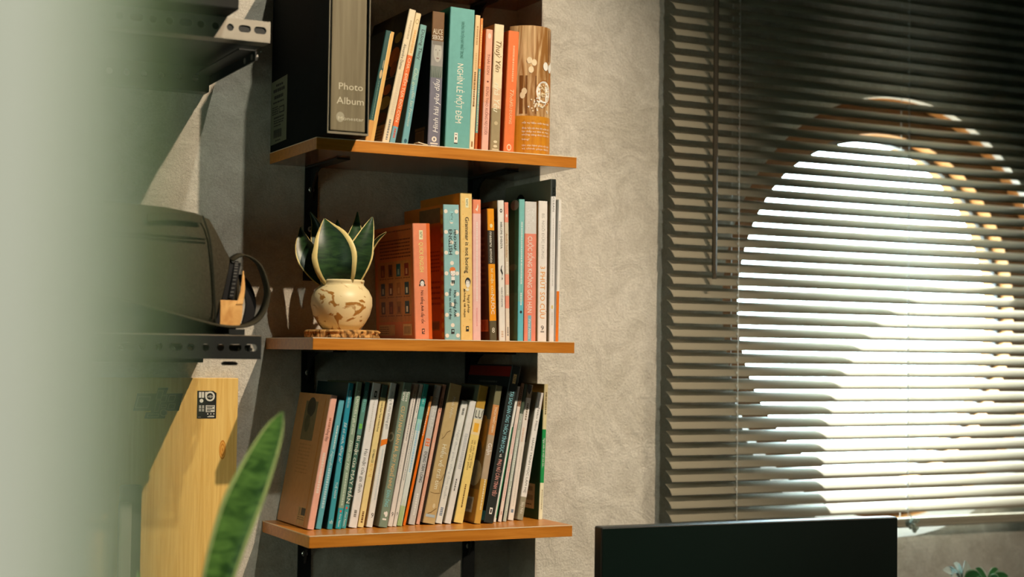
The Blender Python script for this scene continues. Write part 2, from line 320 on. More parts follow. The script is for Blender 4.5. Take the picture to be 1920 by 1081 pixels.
# ------------------------------------------------------------------ books
GEO = {
    'torn': (0.1095, -0.2150, 0.0157, 0.2028, 0.1779, 0.170), 'dumas': (0.1358, -0.2250, 0.0130, 0.2444, 0.1973, 0.170),
    'cha': (0.1485, -0.2250, 0.0104, 0.2396, 0.1956, 0.150), 'duong': (0.1718, -0.2250, 0.0125, 0.2178, 0.1525, 0.140),
    'alice': (0.2275, -0.2250, 0.0239, 0.2424, 0.0244, 0.150), 'nghin': (0.2705, -0.2300, 0.0479, 0.2523, 0.0289, 0.170),
    'cream1': (0.3009, -0.2250, 0.0103, 0.2451, 0.0388, 0.150), 'tealorange': (0.3110, -0.2220, 0.0050, 0.2412, 0.0357, 0.150),
    'pink1': (0.3251, -0.2300, 0.0138, 0.2205, 0.0288, 0.150), 'thuy': (0.3425, -0.2350, 0.0190, 0.2305, 0.0261, 0.160),
    'orange1': (0.3676, -0.2400, 0.0212, 0.2203, 0.0347, 0.150),
    'quick': (0.2230, -0.2050, 0.0325, 0.2044, -0.0433, 0.183), 'mind': (0.2837, -0.1950, 0.0310, 0.2419, -0.0294, 0.180),
    'grammar': (0.3114, -0.1950, 0.0236, 0.2648, -0.0211, 0.180), 'pink2': (0.3337, -0.1900, 0.0165, 0.2546, -0.0159, 0.140),
    'masaru': (0.3622, -0.2000, 0.0137, 0.2386, -0.0391, 0.130), 'hiromi': (0.3824, -0.1950, 0.0131, 0.2553, -0.0273, 0.150),
    'andrii': (0.3961, -0.1900, 0.0085, 0.2531, -0.0265, 0.140), 'green2': (0.4168, -0.2000, 0.0116, 0.2592, -0.0015, 0.150),
    'cuoc': (0.4375, -0.1970, 0.0246, 0.2561, -0.0056, 0.150), 'bs': (0.4639, -0.1950, 0.0186, 0.2590, -0.0046, 0.140),
    'eat': (0.4811, -0.2000, 0.0105, 0.3003, 0.0022, 0.190), 'white2': (0.4896, -0.2050, 0.0057, 0.2623, 0.0117, 0.090),
    'brown': (0.0312, -0.1722, 0.0122, 0.2330, 0.1677, 0.166), 'blue1': (0.0465, -0.1692, 0.0105, 0.2252, 0.1734, 0.140),
    'blue2': (0.0649, -0.1752, 0.0099, 0.2539, 0.1397, 0.160), 'mother': (0.0802, -0.1762, 0.0103, 0.2558, 0.1376, 0.150),
    'luck': (0.0915, -0.1715, 0.0091, 0.2564, 0.1589, 0.150), 'hai': (0.1090, -0.1702, 0.0155, 0.2544, 0.1635, 0.150),
    'yellow1': (0.1245, -0.1681, 0.0116, 0.2516, 0.1688, 0.150), 'letters': (0.1397, -0.1717, 0.0115, 0.2549, 0.1643, 0.150),
    'steve': (0.1601, -0.1841, 0.0160, 0.2556, 0.1705, 0.160), 'white3': (0.1784, -0.1718, 0.0091, 0.2549, 0.1815, 0.150),
    'white4': (0.1868, -0.1726, 0.0066, 0.2546, 0.1887, 0.150), 'tealtop': (0.1961, -0.1722, 0.0102, 0.2543, 0.1901, 0.150),
    'orange3': (0.2076, -0.1663, 0.0051, 0.2338, 0.2117, 0.150), 'dung': (0.2250, -0.1592, 0.0128, 0.2520, 0.1921, 0.150),
    'pink3': (0.2390, -0.1548, 0.0070, 0.2538, 0.1933, 0.140), 'hieu': (0.2556, -0.1657, 0.0239, 0.2532, 0.1976, 0.150),
    'nghi': (0.2764, -0.1620, 0.0133, 0.2242, 0.2200, 0.130), 'white5': (0.2919, -0.1675, 0.0126, 0.2246, 0.2123, 0.130),
    'yellow2': (0.3132, -0.1668, 0.0181, 0.2505, 0.1922, 0.150), 'gian': (0.3421, -0.1855, 0.0132, 0.2508, 0.1621, 0.150),
    'tai': (0.3649, -0.1846, 0.0187, 0.2883, 0.1840, 0.179), 'white6': (0.3856, -0.1673, 0.0051, 0.2509, 0.1843, 0.130),
    'cream3': (0.3958, -0.1678, 0.0071, 0.2562, 0.1704, 0.140), 'grey3': (0.4068, -0.1653, 0.0070, 0.2549, 0.1603, 0.140),
    'white7': (0.4262, -0.1517, 0.0118, 0.2523, 0.1491, 0.140), 'hanh': (0.4439, -0.1547, 0.0126, 0.2378, 0.1700, 0.148),
    'greenbo': (0.4868, -0.1544, 0.0081, 0.2512, 0.0350, 0.147),
}
WHT = lit(236, 226, 208); CRM = lit(238, 215, 170); INK = (0.03, 0.03, 0.03); GRY = lit(140, 132, 120)
def book(key, zs, label, group, bands, left=None, texts=(), spine_prints=(), cover_prints=(), right=None, rough=0.45):
    """bands: [(start from the top 0..1, colour)]; texts: (string, t0, t1, across, height share, colour, way);
    spine_prints / cover_prints: (u0, u1, t0, t1, colour[, kind]); '~' strings stand for print too small to read"""
    xc, y, w, h, a, dep = GEO[key]
    r = empty('book', (xc - w / 2 * cos(a), y, zs + max(0, w * sin(a)) + 0.0002), (0, a, 0)); tag(r, label, 'book', group)
    tc = 0.0011; rr = min(0.0022, w * 0.22)
    outer = [(0, dep), (0, rr)] + arc(rr, rr, rr, pi, 1.5 * pi, 3)[1:] + [(w - rr, 0)] + arc(w - rr, rr, rr, 1.5 * pi, 2 * pi, 3)[1:] + [(w, dep)]
    inner = [(w - tc, dep), (w - tc, rr + tc), (w - rr - 0.0005, tc), (rr + 0.0005, tc), (tc, rr + tc), (tc, dep)]
    cols = [c for _, c in bands]; lc = left or cols[0]; rc = right or lc
    mats = [cm(c, rough) for c in cols] + [cm(lc, rough), cm(rc, rough)]
    nb = len(bands); mb = MB(); no = len(outer); zz = [h * (1 - t) for t, _ in bands] + [0.0]
    for i in range(nb):
        za, zb = zz[i], zz[i + 1]
        for j in range(no - 1):
            m = nb if j == 0 else (nb + 1 if j == no - 2 else i)
            p, q = outer[j], outer[j + 1]; mb.add([(*p, za), (*p, zb), (*q, zb), (*q, za)], [(0, 1, 2, 3)], m)
    ni = len(inner)
    for j in range(ni - 1):
        p, q = inner[j], inner[j + 1]; mb.add([(*p, h), (*p, 0), (*q, 0), (*q, h)], [(0, 1, 2, 3)], nb)
    # rims: top, bottom, fore edges of the cover
    oi = [0, 1, 3, no - 4, no - 2, no - 1]; ii = [5, 4, 3, 2, 1, 0]
    for zt in (h, 0):
        mi = 0 if zt == h else nb - 1
        for s in range(5):
            seg = [(*outer[k], zt) for k in range(oi[s], oi[s + 1] + 1)] + [(*inner[ii[s + 1]], zt), (*inner[ii[s]], zt)]
            mb.add(seg, [tuple(range(len(seg)))], mi)
    for p, q in ((outer[0], inner[5]), (outer[-1], inner[0])): mb.add([(*p, 0), (*p, h), (*q, h), (*q, 0)], [(0, 1, 2, 3)], nb)
    cov = mb.build('cover', mats, r)
    pg = MB(); pg.box(tc + 0.00015, w - tc - 0.00015, tc + 0.0006, dep - 0.002, 0.0015, h - 0.0018); pg.build('page_block', PAGES, r)
    tb = MB(); tm = []
    def mi(c):
        mm = cm(c, 0.5, 0.0)
        if mm not in tm: tm.append(mm)
        return tm.index(mm)
    for ip, p in enumerate(spine_prints):
        if len(spine_prints) <= 3: tb = MB(); tm = []
        ey = -0.00015 - 0.000012 * ip; u0, u1, t0, t1, c = p[:5]; kind = p[5] if len(p) > 5 else 'rect'; x0, x1, z0, z1 = u0 * w, u1 * w, h * (1 - t1), h * (1 - t0)
        if kind == 'dot':
            n_ = 14; cx, cz, rx, rz = (x0 + x1) / 2, (z0 + z1) / 2, (x1 - x0) / 2, (z1 - z0) / 2
            tb.add([(cx + rx * cos(2 * pi * k / n_), ey, cz + rz * sin(2 * pi * k / n_)) for k in range(n_)], [tuple(range(n_))], mi(c))
        elif kind == 'poly':
            tb.add([(u * w, ey, h * (1 - t)) for u, t in p[6]], [tuple(range(len(p[6])))], mi(c))
        else: tb.quad((x0, ey, z0), (x1, ey, z0), (x1, ey, z1), (x0, ey, z1), mi(c))
        if len(spine_prints) <= 3: tb.build('spine_print', tm, r)
    if tb.f and len(spine_prints) > 3: tb.build('spine_print', tm, r)
    rng = random.Random(key); ey = -0.00022 - 0.000012 * len(spine_prints)
    for t in texts:
        s, t0, t1, c, hf, colr = t[:6]; way = t[6] if len(t) > 6 else 'down'; sl_ = t[7] if len(t) > 7 else 0.0
        tb = MB(); m = 0; hh = hf * w; ln = (t1 - t0) * h
        if s == '~':
            zc = h * (1 - t0)
            while zc > h * (1 - t1):
                d = rng.uniform(0.002, 0.005); tb.quad((c * w - hh / 2, ey, zc), (c * w + hh / 2, ey, zc), (c * w + hh / 2, ey, zc - d * 0.75), (c * w - hh / 2, ey, zc - d * 0.75), m); zc -= d
        elif way == 'down': text_on(tb, s, (c * w - hh / 2, ey, h * (1 - t0)), (0, 0, -1), (1, 0, 0), ln, hh, m, sl_)
        elif way == 'up': text_on(tb, s, (c * w + hh / 2, ey, h * (1 - t1)), (0, 0, 1), (-1, 0, 0), ln, hh, m, sl_)
        else: text_on(tb, s, (c * w - hf * w / 2, ey, h * (1 - t1)), (1, 0, 0), (0, 0, 1), hf * w, ln, m, sl_)
        if tb.f: tb.build('lettering' if s != '~' else 'small_print', cm(colr, 0.5, 0.0), r)
    cb = MB(); tm2 = []
    def mi2(c):
        mm = cm(c, 0.5, 0.12)
        if mm not in tm2: tm2.append(mm)
        return tm2.index(mm)
    for ip, p in enumerate(cover_prints):                   # u: 0 at the fore edge (back) .. 1 at the spine
        if len(cover_prints) <= 7: cb = MB(); tm2 = []
        e0 = 0.00015 + 0.000012 * ip; u0, u1, t0, t1, c = p[:5]; y0, y1 = dep * (1 - u0), dep * (1 - u1); za, zb = h * (1 - t0), h * (1 - t1)
        if len(p) > 5 and p[5] == 'dot':
            n_ = 16; cb.add([(-e0, (y0 + y1) / 2 + (y0 - y1) / 2 * cos(2 * pi * k / n_), (za + zb) / 2 + (za - zb) / 2 * sin(2 * pi * k / n_)) for k in range(n_)], [tuple(range(n_))], mi2(c))
        elif len(p) > 5 and p[5] == 'lines':
            rows = p[6]
            for k in range(rows):
                zz_ = za + (zb - za) * (k + 0.3) / rows; zh = (zb - za) * 0.4 / rows; yy = y0
                while yy > y1 + 0.002:
                    d = rng.uniform(0.003, 0.011); e = max(y1, yy - d * 0.8); cb.quad((-e0, yy, zz_), (-e0, e, zz_), (-e0, e, zz_ + zh), (-e0, yy, zz_ + zh), mi2(c)); yy -= d
        elif len(p) > 5 and p[5] == 'bars':
            yy = y0
            while yy > y1:
                d = rng.uniform(0.0008, 0.002); cb.quad((-e0, yy, za), (-e0, yy - d * 0.6, za), (-e0, yy - d * 0.6, zb), (-e0, yy, zb), mi2(c)); yy -= d * 1.5
        else:
            e = e0
            cb.quad((-e, y0, za), (-e, y1, za), (-e, y1, zb), (-e, y0, zb), mi2(c))
        if len(cover_prints) <= 7: cb.build('cover_print', tm2, r)
    if cb.f and len(cover_prints) > 7: cb.build('cover_print', tm2, r)
    return r
def barcode(u0, u1, t0, t1, pap=lit(200, 185, 150)):
    return [(u0, u1, t0, t1, pap), (u0 + 0.03, u1 - 0.03, t0 + 0.012, t1 - 0.02, INK, 'bars')]

# ---- top row
G1 = 'books on the top shelf'
book('torn', Z1 + 0, 'battered dark teal book with a torn tan spine beside the photo album', G1, [(0, S(40, 80, 78)), (0.80, lit(210, 150, 75))], S(120, 110, 88),
     spine_prints=[(0.62, 1.0, 0, 1, lit(222, 170, 90)), (0.35, 0.52, 0.26, 0.34, S(150, 145, 120), 'dot'), (0.2, 0.5, 0.35, 0.43, S(200, 175, 130), 'dot'), (0.55, 0.62, 0.02, 0.8, lit(235, 200, 130))] +
     [(random.uniform(0.05, 0.5), 0, random.uniform(0.45, 0.78), 0, S(120, 150, 130)) for _ in range(0)],
     texts=[('~', 0.45, 0.8, 0.3, 0.06, S(110, 150, 135))])
book('dumas', Z1, 'cream spined book with dark cover of orange flowers leaning right', G1, [(0, lit(232, 208, 165))], S(78, 66, 46),
     texts=[('Alexandre Dumas', 0.26, 0.45, 0.42, 0.42, INK), ('~', 0.08, 0.22, 0.55, 0.25, lit(200, 175, 135)), ('~', 0.48, 0.78, 0.55, 0.4, lit(222, 198, 160)), ('~', 0.82, 0.97, 0.5, 0.25, GRY)],
     cover_prints=[(0.62, 0.99, 0.02, 0.52, S(70, 60, 45)), (0.75, 0.95, 0.16, 0.24, S(200, 160, 70), 'dot'), (0.70, 0.98, 0.27, 0.42, S(225, 115, 25), 'dot'), (0.8, 0.97, 0.38, 0.5, S(190, 95, 30), 'dot'), (0.55, 0.99, 0.50, 0.505, S(170, 150, 110), 0.0006),
                   (0.72, 0.94, 0.55, 0.63, S(220, 115, 35), 'dot'), (0.68, 0.99, 0.64, 0.74, S(200, 160, 70), 'dot'), (0.6, 0.99, 0.76, 0.84, S(120, 70, 30), 'dot'), (0.5, 0.99, 0.86, 0.99, S(180, 140, 80)), (0.55, 0.95, 0.88, 0.97, S(110, 85, 50), 'lines', 4)])
book('cha', Z1, 'cream topped orange spined book leaning right on the top shelf', G1, [(0, lit(234, 203, 150)), (0.325, lit(238, 112, 52)), (0.865, lit(120, 165, 165))],
     texts=[('CHA - ĐIỂM TỰA ĐỜI CON', 0.345, 0.83, 0.5, 0.5, lit(244, 214, 170)), ('~', 0.13, 0.3, 0.5, 0.4, lit(230, 175, 105)), ('~', 0.88, 0.95, 0.5, 0.3, lit(210, 90, 70))],
     spine_prints=[(0.2, 0.8, 0.045, 0.085, lit(190, 160, 110), 'dot'), (0.3, 0.7, 0.052, 0.078, lit(234, 203, 150), 'dot')])
book('duong', Z1, 'grey green book with black author name leaning right over a gap', G1, [(0, lit(125, 165, 152)), (0.5, lit(112, 162, 160))], S(64, 92, 98),
     texts=[('Dương Thuỵ', 0.04, 0.29, 0.55, 0.5, INK), ('Chờ em', 0.36, 0.54, 0.45, 0.6, lit(190, 205, 170), 'down', 0.25), ('đến San Francisco', 0.55, 0.84, 0.55, 0.42, lit(205, 210, 180), 'down', 0.25)], spine_prints=[(0.3, 0.75, 0.945, 0.98, S(40, 90, 110), 'dot')])
book('alice', Z1, 'grey and brown book with a portrait photo on its spine', G1, [(0, lit(118, 82, 48)), (0.215, lit(150, 142, 130)), (0.40, lit(118, 122, 108)), (0.485, lit(118, 112, 118))], S(26, 28, 36),
     texts=[('ALICE', 0.125, 0.165, 0.48, 0.78, lit(225, 205, 170), 'h'), ('SEBOLD', 0.172, 0.205, 0.48, 0.86, lit(236, 222, 195), 'h'), ('Hình hài yêu dấu', 0.50, 0.885, 0.55, 0.42, lit(236, 226, 208), 'up', 0.2)],
     spine_prints=[(0.2, 0.85, 0.225, 0.37, lit(182, 172, 154), 'dot'), (0.1, 0.9, 0.215, 0.245, lit(124, 114, 100)), (0.32, 0.42, 0.278, 0.285, lit(120, 112, 100), 'dot'), (0.62, 0.72, 0.278, 0.285, lit(120, 112, 100), 'dot'), (0.48, 0.58, 0.29, 0.325, lit(160, 148, 130), 'dot'), (0.42, 0.66, 0.337, 0.347, lit(130, 100, 88), 'dot')] +
     [(0, 0, 0, 0, lit(70, 82, 66), 'poly', [(0.1 + 0.13 * k, 0.485), (0.16 + 0.13 * k, 0.485), (0.02 + 0.17 * k, 0.40 + 0.02 * (k % 2))]) for k in range(6)] +
     [(0.3, 0.7, 0.915, 0.955, lit(230, 215, 190), 'dot'), (0.42, 0.58, 0.925, 0.945, lit(118, 112, 118), 'dot'), (0.2, 0.8, 0.962, 0.972, lit(225, 212, 190)), (0.25, 0.75, 0.98, 0.988, lit(225, 212, 190))],
     cover_prints=[(0.60, 0.90, 0.84, 0.86, S(120, 105, 80))] + barcode(0.62, 0.88, 0.865, 0.985, S(120, 108, 84)))
book('nghin', Z1, 'thickest turquoise book on the top shelf with a white title', G1, [(0, lit(108, 166, 152))], S(42, 118, 98), rough=0.55,
     texts=[('NHỮNG TRUYỆN HAY NHẤT TRONG', 0.095, 0.355, 0.53, 0.13, S(40, 105, 92)), ('NGHÌN LẺ MỘT ĐÊM', 0.395, 0.815, 0.50, 0.25, lit(240, 226, 196))],
     spine_prints=[(0.36, 0.50, 0.885, 0.96, lit(232, 222, 200)), (0.39, 0.47, 0.895, 0.90, INK), (0.405, 0.455, 0.915, 0.935, INK), (0.36, 0.50, 0.955, 0.962, INK)])
book('cream1', Z1, 'thin cream book pressed against the thick turquoise book', G1, [(0, lit(234, 192, 135)), (0.55, lit(240, 212, 165))], texts=[('~', 0.08, 0.22, 0.5, 0.3, lit(190, 140, 85)), ('~', 0.28, 0.4, 0.5, 0.3, lit(215, 170, 110)), ('~', 0.42, 0.66, 0.45, 0.32, lit(140, 95, 50))], spine_prints=[(0.35, 0.65, 0.93, 0.97, lit(160, 110, 60))])
book('tealorange', Z1, 'thinnest teal and orange speckled booklet on the top shelf', G1, [(0, lit(228, 140, 70)), (0.38, lit(100, 160, 148)), (0.86, lit(190, 95, 40))], texts=[('~', 0.05, 0.36, 0.5, 0.4, lit(244, 190, 120)), ('~', 0.4, 0.84, 0.5, 0.35, lit(225, 195, 140))])
book('pink1', Z1, 'pale salmon book with an orange cover beside the cream script book', G1, [(0, lit(234, 165, 130)), (0.6, lit(240, 176, 150))], S(232, 105, 25),
     texts=[('THÁI SƠN', 0.20, 0.37, 0.5, 0.38, lit(150, 80, 60)), ('ĐỪNG THÁO XUỐNG NỤ CƯỜI', 0.47, 0.86, 0.5, 0.40, lit(150, 70, 55))], spine_prints=[(0.28, 0.72, 0.03, 0.075, lit(246, 200, 170), 'dot'), (0.35, 0.65, 0.42, 0.435, lit(120, 50, 40), 'dot')])
book('thuy', Z1, 'cream to brown book with handwritten style lettering on its spine', G1, [(0, lit(236, 208, 162)), (0.5, lit(224, 182, 138)), (0.66, lit(160, 138, 98))], S(160, 112, 60),
     texts=[('Thuỷ Yên', 0.12, 0.37, 0.5, 0.55, lit(120, 85, 40), 'down', 0.3), ('nhà Yêu', 0.46, 0.68, 0.5, 0.62, lit(244, 226, 190), 'down', 0.3)], spine_prints=[(0.3, 0.7, 0.76, 0.79, lit(200, 175, 130), 'dot'), (0.3, 0.7, 0.91, 0.93, lit(225, 205, 165), 'dot'), (0.3, 0.72, 0.945, 0.965, lit(225, 205, 165), 'dot'), (0.2, 0.85, 0.975, 0.985, lit(215, 195, 155))])
book('orange1', Z1, 'solid orange red book at the right of the top row', G1, [(0, lit(236, 116, 58))], S(208, 84, 30),
     texts=[('~', 0.12, 0.42, 0.55, 0.16, lit(246, 170, 120)), ('Thời', 0.47, 0.585, 0.55, 0.36, lit(250, 190, 140), 'down', 0.3), ('YÊU ĐƯƠNG', 0.585, 0.765, 0.52, 0.26, lit(250, 190, 140))], spine_prints=[(0.28, 0.72, 0.93, 0.985, lit(250, 200, 160), 'dot'), (0.36, 0.64, 0.94, 0.975, lit(236, 116, 58), 'dot')])
# curved food magazine at the end of the top row
mg = empty('magazine', (0.442, -0.205, Z1)); tag(mg, 'bent magazine with wooden spoon and oats picture at the end of the top row', 'magazine')
h = 0.2435
def magarc(r, a0, a1, n): return [(r * sin(a0 + (a1 - a0) * i / n), 0.045 - r * cos(a0 + (a1 - a0) * i / n)) for i in range(n + 1)]
OATM = [mottled('oat_picture_planks', lit(150, 100, 48), lit(226, 186, 130), 60, 0.38, 0.62, 0.35, 0.4, 1.5, (1, 1, 0.12)), cm(lit(205, 135, 35), 0.35), cm(lit(190, 118, 28), 0.35), PAGES, cm(lit(236, 214, 170), 0.4)]
mb = MB(); ro, ri = 0.045, 0.041
A0, A1, NA = -1.25, 1.05, 22
o_, i_ = magarc(ro, A0, A1, NA), magarc(ri, A0, A1, NA)
rows = [(h, h * 0.315, 0), (h * 0.315, 0, 1)]
for za, zb, m in rows:
    for j in range(NA): mb.add([(*o_[j], za), (*o_[j], zb), (*o_[j + 1], zb), (*o_[j + 1], za)], [(0, 1, 2, 3)], m)
for j in range(NA):
    mb.add([(*i_[j], h), (*i_[j], 0), (*i_[j + 1], 0), (*i_[j + 1], h)], [(0, 1, 2, 3)], 3)
    for z in (0, h): mb.add([(*o_[j], z), (*o_[j + 1], z), (*i_[j + 1], z), (*i_[j], z)], [(0, 1, 2, 3)], 3)
for j in (0, NA): mb.add([(*o_[j], 0), (*o_[j], h), (*i_[j], h), (*i_[j], 0)], [(0, 1, 2, 3)], 3)
mb.build('cover', OATM, mg, True)
def magpt(a, z, e=0.0004): return ((ro + e) * sin(a), 0.045 - (ro + e) * cos(a), z)
def magpatch(mb, a0, a1, z0, z1, m, n=6):
    for k in range(n):
        b0, b1 = a0 + (a1 - a0) * k / n, a0 + (a1 - a0) * (k + 1) / n; mb.quad(magpt(b0, z0), magpt(b1, z0), magpt(b1, z1), magpt(b0, z1), m)
def magdisc(mb, a, z, ra, rz, m, e=0.0006, n=18): mb.add([magpt(a + ra * cos(2 * pi * k / n), z + rz * sin(2 * pi * k / n), e) for k in range(n)], [tuple(range(n))], m)
mb = MB(); pm_ = [cm(lit(198, 126, 30), 0.35), cm(lit(245, 232, 205), 0.5), cm(lit(120, 74, 30), 0.4), cm(lit(190, 135, 70), 0.4), cm(lit(232, 206, 160), 0.5), cm(lit(176, 110, 40), 0.4)]
magpatch(mb, -1.2, 0.88, 0.006, h * 0.285, 0)
sp_ = [(0.50, 0.53), (0.62, 0.60), (0.70, 0.68), (0.84, 0.70), (0.92, 0.62), (0.90, 0.54), (0.72, 0.49)]
mb.add([magpt(a, h * z, 0.0007) for a, z in sp_], [tuple(range(len(sp_)))], 5)
magdisc(mb, 0.36, h * 0.495, 0.46, 0.0245, 5, 0.0008); magdisc(mb, 0.34, h * 0.502, 0.40, 0.0205, 1, 0.0010)
rg = random.Random(3)
for _ in range(46): magdisc(mb, 0.1 + rg.gauss(0, 0.25), h * 0.41 + rg.gauss(0, 0.006), 0.035, 0.0016, 4 if rg.random() < 0.6 else 1, 0.0008 + rg.random() * 0.0003, 7)
for _ in range(60): magdisc(mb, 0.34 + rg.uniform(-0.34, 0.34), h * 0.502 + rg.uniform(-0.014, 0.014), 0.03, 0.0014, 4 if rg.random() < 0.75 else 3, 0.0012 + rg.random() * 0.0003, 7)
for a, z in ((-0.35, 0.735), (-0.15, 0.72), (-0.28, 0.665), (-0.55, 0.50), (-0.62, 0.47)): magdisc(mb, a, h * z, 0.11, 0.0062, 4)
for a, z, r_ in ((0.42, 0.70, 0.15), (0.72, 0.69, 0.13), (0.86, 0.71, 0.12)): magdisc(mb, a, h * z, r_, 0.008, 1, 0.0009)
magpatch(mb, 0.62, 0.70, h * 0.74, h * 0.985, 2, 2); magpatch(mb, 0.86, 0.95, h * 0.8, h * 0.985, 2, 2)
for a0, a1 in ((-0.75, -0.6), (-0.5, -0.42), (-0.1, -0.04)): magpatch(mb, a0, a1, h * 0.33, h * 0.62, 2, 2)
for k, s in enumerate(('rồi tự liền một hơi hết', 'đưa liền tỏ thái độ trầm trồ', 'lại thấy vui khó tả, Hạnh', 'những công thức sữa vừa', 'hàng?', 'tạo nên hạnh phúc của bạn', 'và chinh phục được')):
    zrow = (0.255, 0.215, 0.19, 0.165, 0.13, 0.085, 0.06)[k] * h; vs, fs, wid, cap = glyphs(s); a0, a1 = -0.62, (0.70 if k not in (4,) else -0.32)
    mb.add([magpt(a0 + (a1 - a0) * x / wid, zrow + y * 0.0034 / 0.72, 0.0009) for x, y in vs], fs, 1)
mb.build('cover_print', pm_, mg)

# photo album box
al = empty('photo_album', (-0.0010, -0.3085, Z1)); tag(al, 'tall black photo album box with a wood grain front panel', 'photo album')
AW, AD, AH = 0.0718, 0.303, 0.31
ABK = mat('album_black_card', (0.005, 0.007, 0.007), 0.75, 0.06, 0.15, 60); ARIM = mat('album_rim', (0.20, 0.175, 0.125), 0.5, 0.3)
AWD = wood('album_wood_print', (0.145, 0.12, 0.07), (0.20, 0.17, 0.105), 'Z', 26, 5, 0.5, 0.3, 0.6)
mb = MB(); t_ = 0.003
mb.box(0, t_, 0, AD, 0, AH); mb.box(AW - t_, AW, 0, AD, 0, AH); mb.box(t_, AW - t_, 0, AD, 0, t_); mb.box(t_, AW - t_, 0, AD, AH - t_, AH); mb.box(t_, AW - t_, AD - t_, AD, t_, AH - t_)
mb.build('slipcase', ABK, al, bevel=0.0008)
mb = MB(); e = 0.0012
for x0, x1, z0, z1 in ((-0.0003, e, 0, AH), (AW - e, AW + 0.0003, 0, AH), (e, AW - e, -0.0, 0.0035), (e, AW - e, AH - 0.003, AH)): mb.box(x0, x1, -0.001, 0.0006, z0, z1)
mb.build('case_rim', ARIM, al)
mb = MB(); mb.box(t_ + 0.0022, AW - t_ - 0.002, 0.0012, AD - 0.006, t_ + 0.0025, AH - t_ - 0.0015); mb.build('album_body', AWD, al, bevel=0.0015)
mb = MB(); am = [mat('album_silver_ink', lit(205, 190, 155), 0.4, 0.5)]
for s, z, x0, x1, hh in (('Photo', 0.0745, 0.019, 0.0615, 0.0118), ('Album', 0.0505, 0.0155, 0.0635, 0.0118), ('Monestar', 0.0235, 0.0185, 0.0640, 0.0062)):
    mb = MB(); text_on(mb, s, (x0, 0.0006, z), (1, 0, 0), (0, 0, 1), x1 - x0, hh, 0); mb.build('lettering', am, al)
mb = MB(); mb.add([(0.0225 + 0.0072 * cos(2 * pi * k / 24), 0.0009, 0.0285 + 0.0085 * sin(2 * pi * k / 24)) for k in range(24)], [tuple(range(24))]); mb.build('logo_disc', mat('album_logo', lit(160, 148, 118), 0.5, 0.4), al)
LBL = S(105, 108, 88)
mb = MB(); mb.quad((-0.0005, AD - 0.001, 0.012), (-0.0005, AD - 0.092, 0.014), (-0.0005, AD - 0.092, 0.130), (-0.0005, AD - 0.001, 0.127), 0)
rg = random.Random(5)
for k, (z, hh, y0, y1) in enumerate([(0.116, .004, .03, .06), (0.106, .006, .015, .075), (0.094, .006, .02, .07), (0.086, .003, .015, .075), (0.078, .002, .01, .04), (0.074, .002, .01, .04), (0.070, .002, .01, .04), (0.066, .002, .01, .04), (0.058, .003, .02, .075), (0.053, .002, .02, .07), (0.049, .002, .02, .07), (0.044, .002, .02, .06), (0.017, .002, .03, .055)]):
    yy = AD - y0
    while yy > AD - y1: d = rg.uniform(.004, .012); mb.quad((-.0007, yy, z), (-.0007, yy - d * .8, z), (-.0007, yy - d * .8, z + hh), (-.0007, yy, z + hh), 1); yy -= d
yy = AD - 0.02
while yy > AD - 0.065: d = rg.uniform(.001, .003); mb.quad((-.0007, yy, .023), (-.0007, yy - d, .023), (-.0007, yy - d, .038), (-.0007, yy, .038), 1); yy -= d * 1.7
mb.quad((-.0007, AD - .05, .066), (-.0007, AD - .078, .066), (-.0007, AD - .078, .078), (-.0007, AD - .05, .078), 1); mb.quad((-.0009, AD - .053, .068), (-.0009, AD - .075, .068), (-.0009, AD - .075, .076), (-.0009, AD - .053, .076), 0)
tag(mb.build('side_sticker', [mat('sticker_paper', LBL, 0.7, 0.2), mat('sticker_ink', (0.02, 0.02, 0.02), 0.7, 0.2)], al), 'pale product sticker with barcode')
# slip of paper between the leaning books
mb = MB(); mb.ribbon([(0.186, -0.2425, Z1 + 0.0046), (0.194, -0.2425, Z1 + 0.0030), (0.204, -0.2425, Z1 + 0.0012)], (0, 0.02, 0), 0.0014); tag(mb.build('paper_slip', cm(lit(238, 215, 175), 0.8)), 'small cream paper slip lying between books on the top shelf', 'paper')

# ---- middle row
G2 = 'books on the middle shelf'
qp = [(0.08, 0.93, 0.31, 0.845, S(186, 116, 56)), (0.10, 0.95, 0.03, 0.06, S(120, 58, 26), 'lines', 1), (0.14, 0.93, 0.11, 0.29, S(112, 50, 22), 'lines', 6)]
pc = [(S(120, 58, 26), S(170, 100, 50)), (S(110, 60, 30), S(60, 30, 20)), (S(34, 84, 90), S(130, 150, 140)), (S(130, 40, 25), S(200, 140, 100)),
      (S(60, 66, 70), S(170, 150, 120)), (S(110, 52, 26), S(210, 170, 130)), (S(160, 92, 40), S(190, 130, 70)), (S(24, 54, 66), S(220, 215, 200)),
      (S(90, 56, 34), S(190, 150, 110)), (S(122, 56, 24), S(160, 80, 40)), (S(150, 90, 36), S(120, 60, 24)), (S(20, 46, 62), S(214, 206, 190))]
for i in range(12):
    c_, r_ = i % 4, i // 4; u = 0.155 + 0.205 * c_; t0 = 0.335 + 0.165 * r_
    qp += [(u, u + 0.105, t0, t0 + 0.11, pc[i][0], 0.0004), (u + 0.03, u + 0.075, t0 + 0.045, t0 + 0.095, pc[i][1], 0.0006), (u - 0.03, u + 0.14, t0 + 0.117, t0 + 0.135, S(110, 56, 24), 'lines', 1)]
qp += [(0.09, 0.50, 0.87, 0.965, S(200, 150, 90)), (0.11, 0.34, 0.88, 0.955, S(110, 70, 40), 'lines', 4), (0.71, 0.93, 0.865, 0.965, S(205, 160, 100)), (0.74, 0.90, 0.885, 0.95, INK, 'bars')]
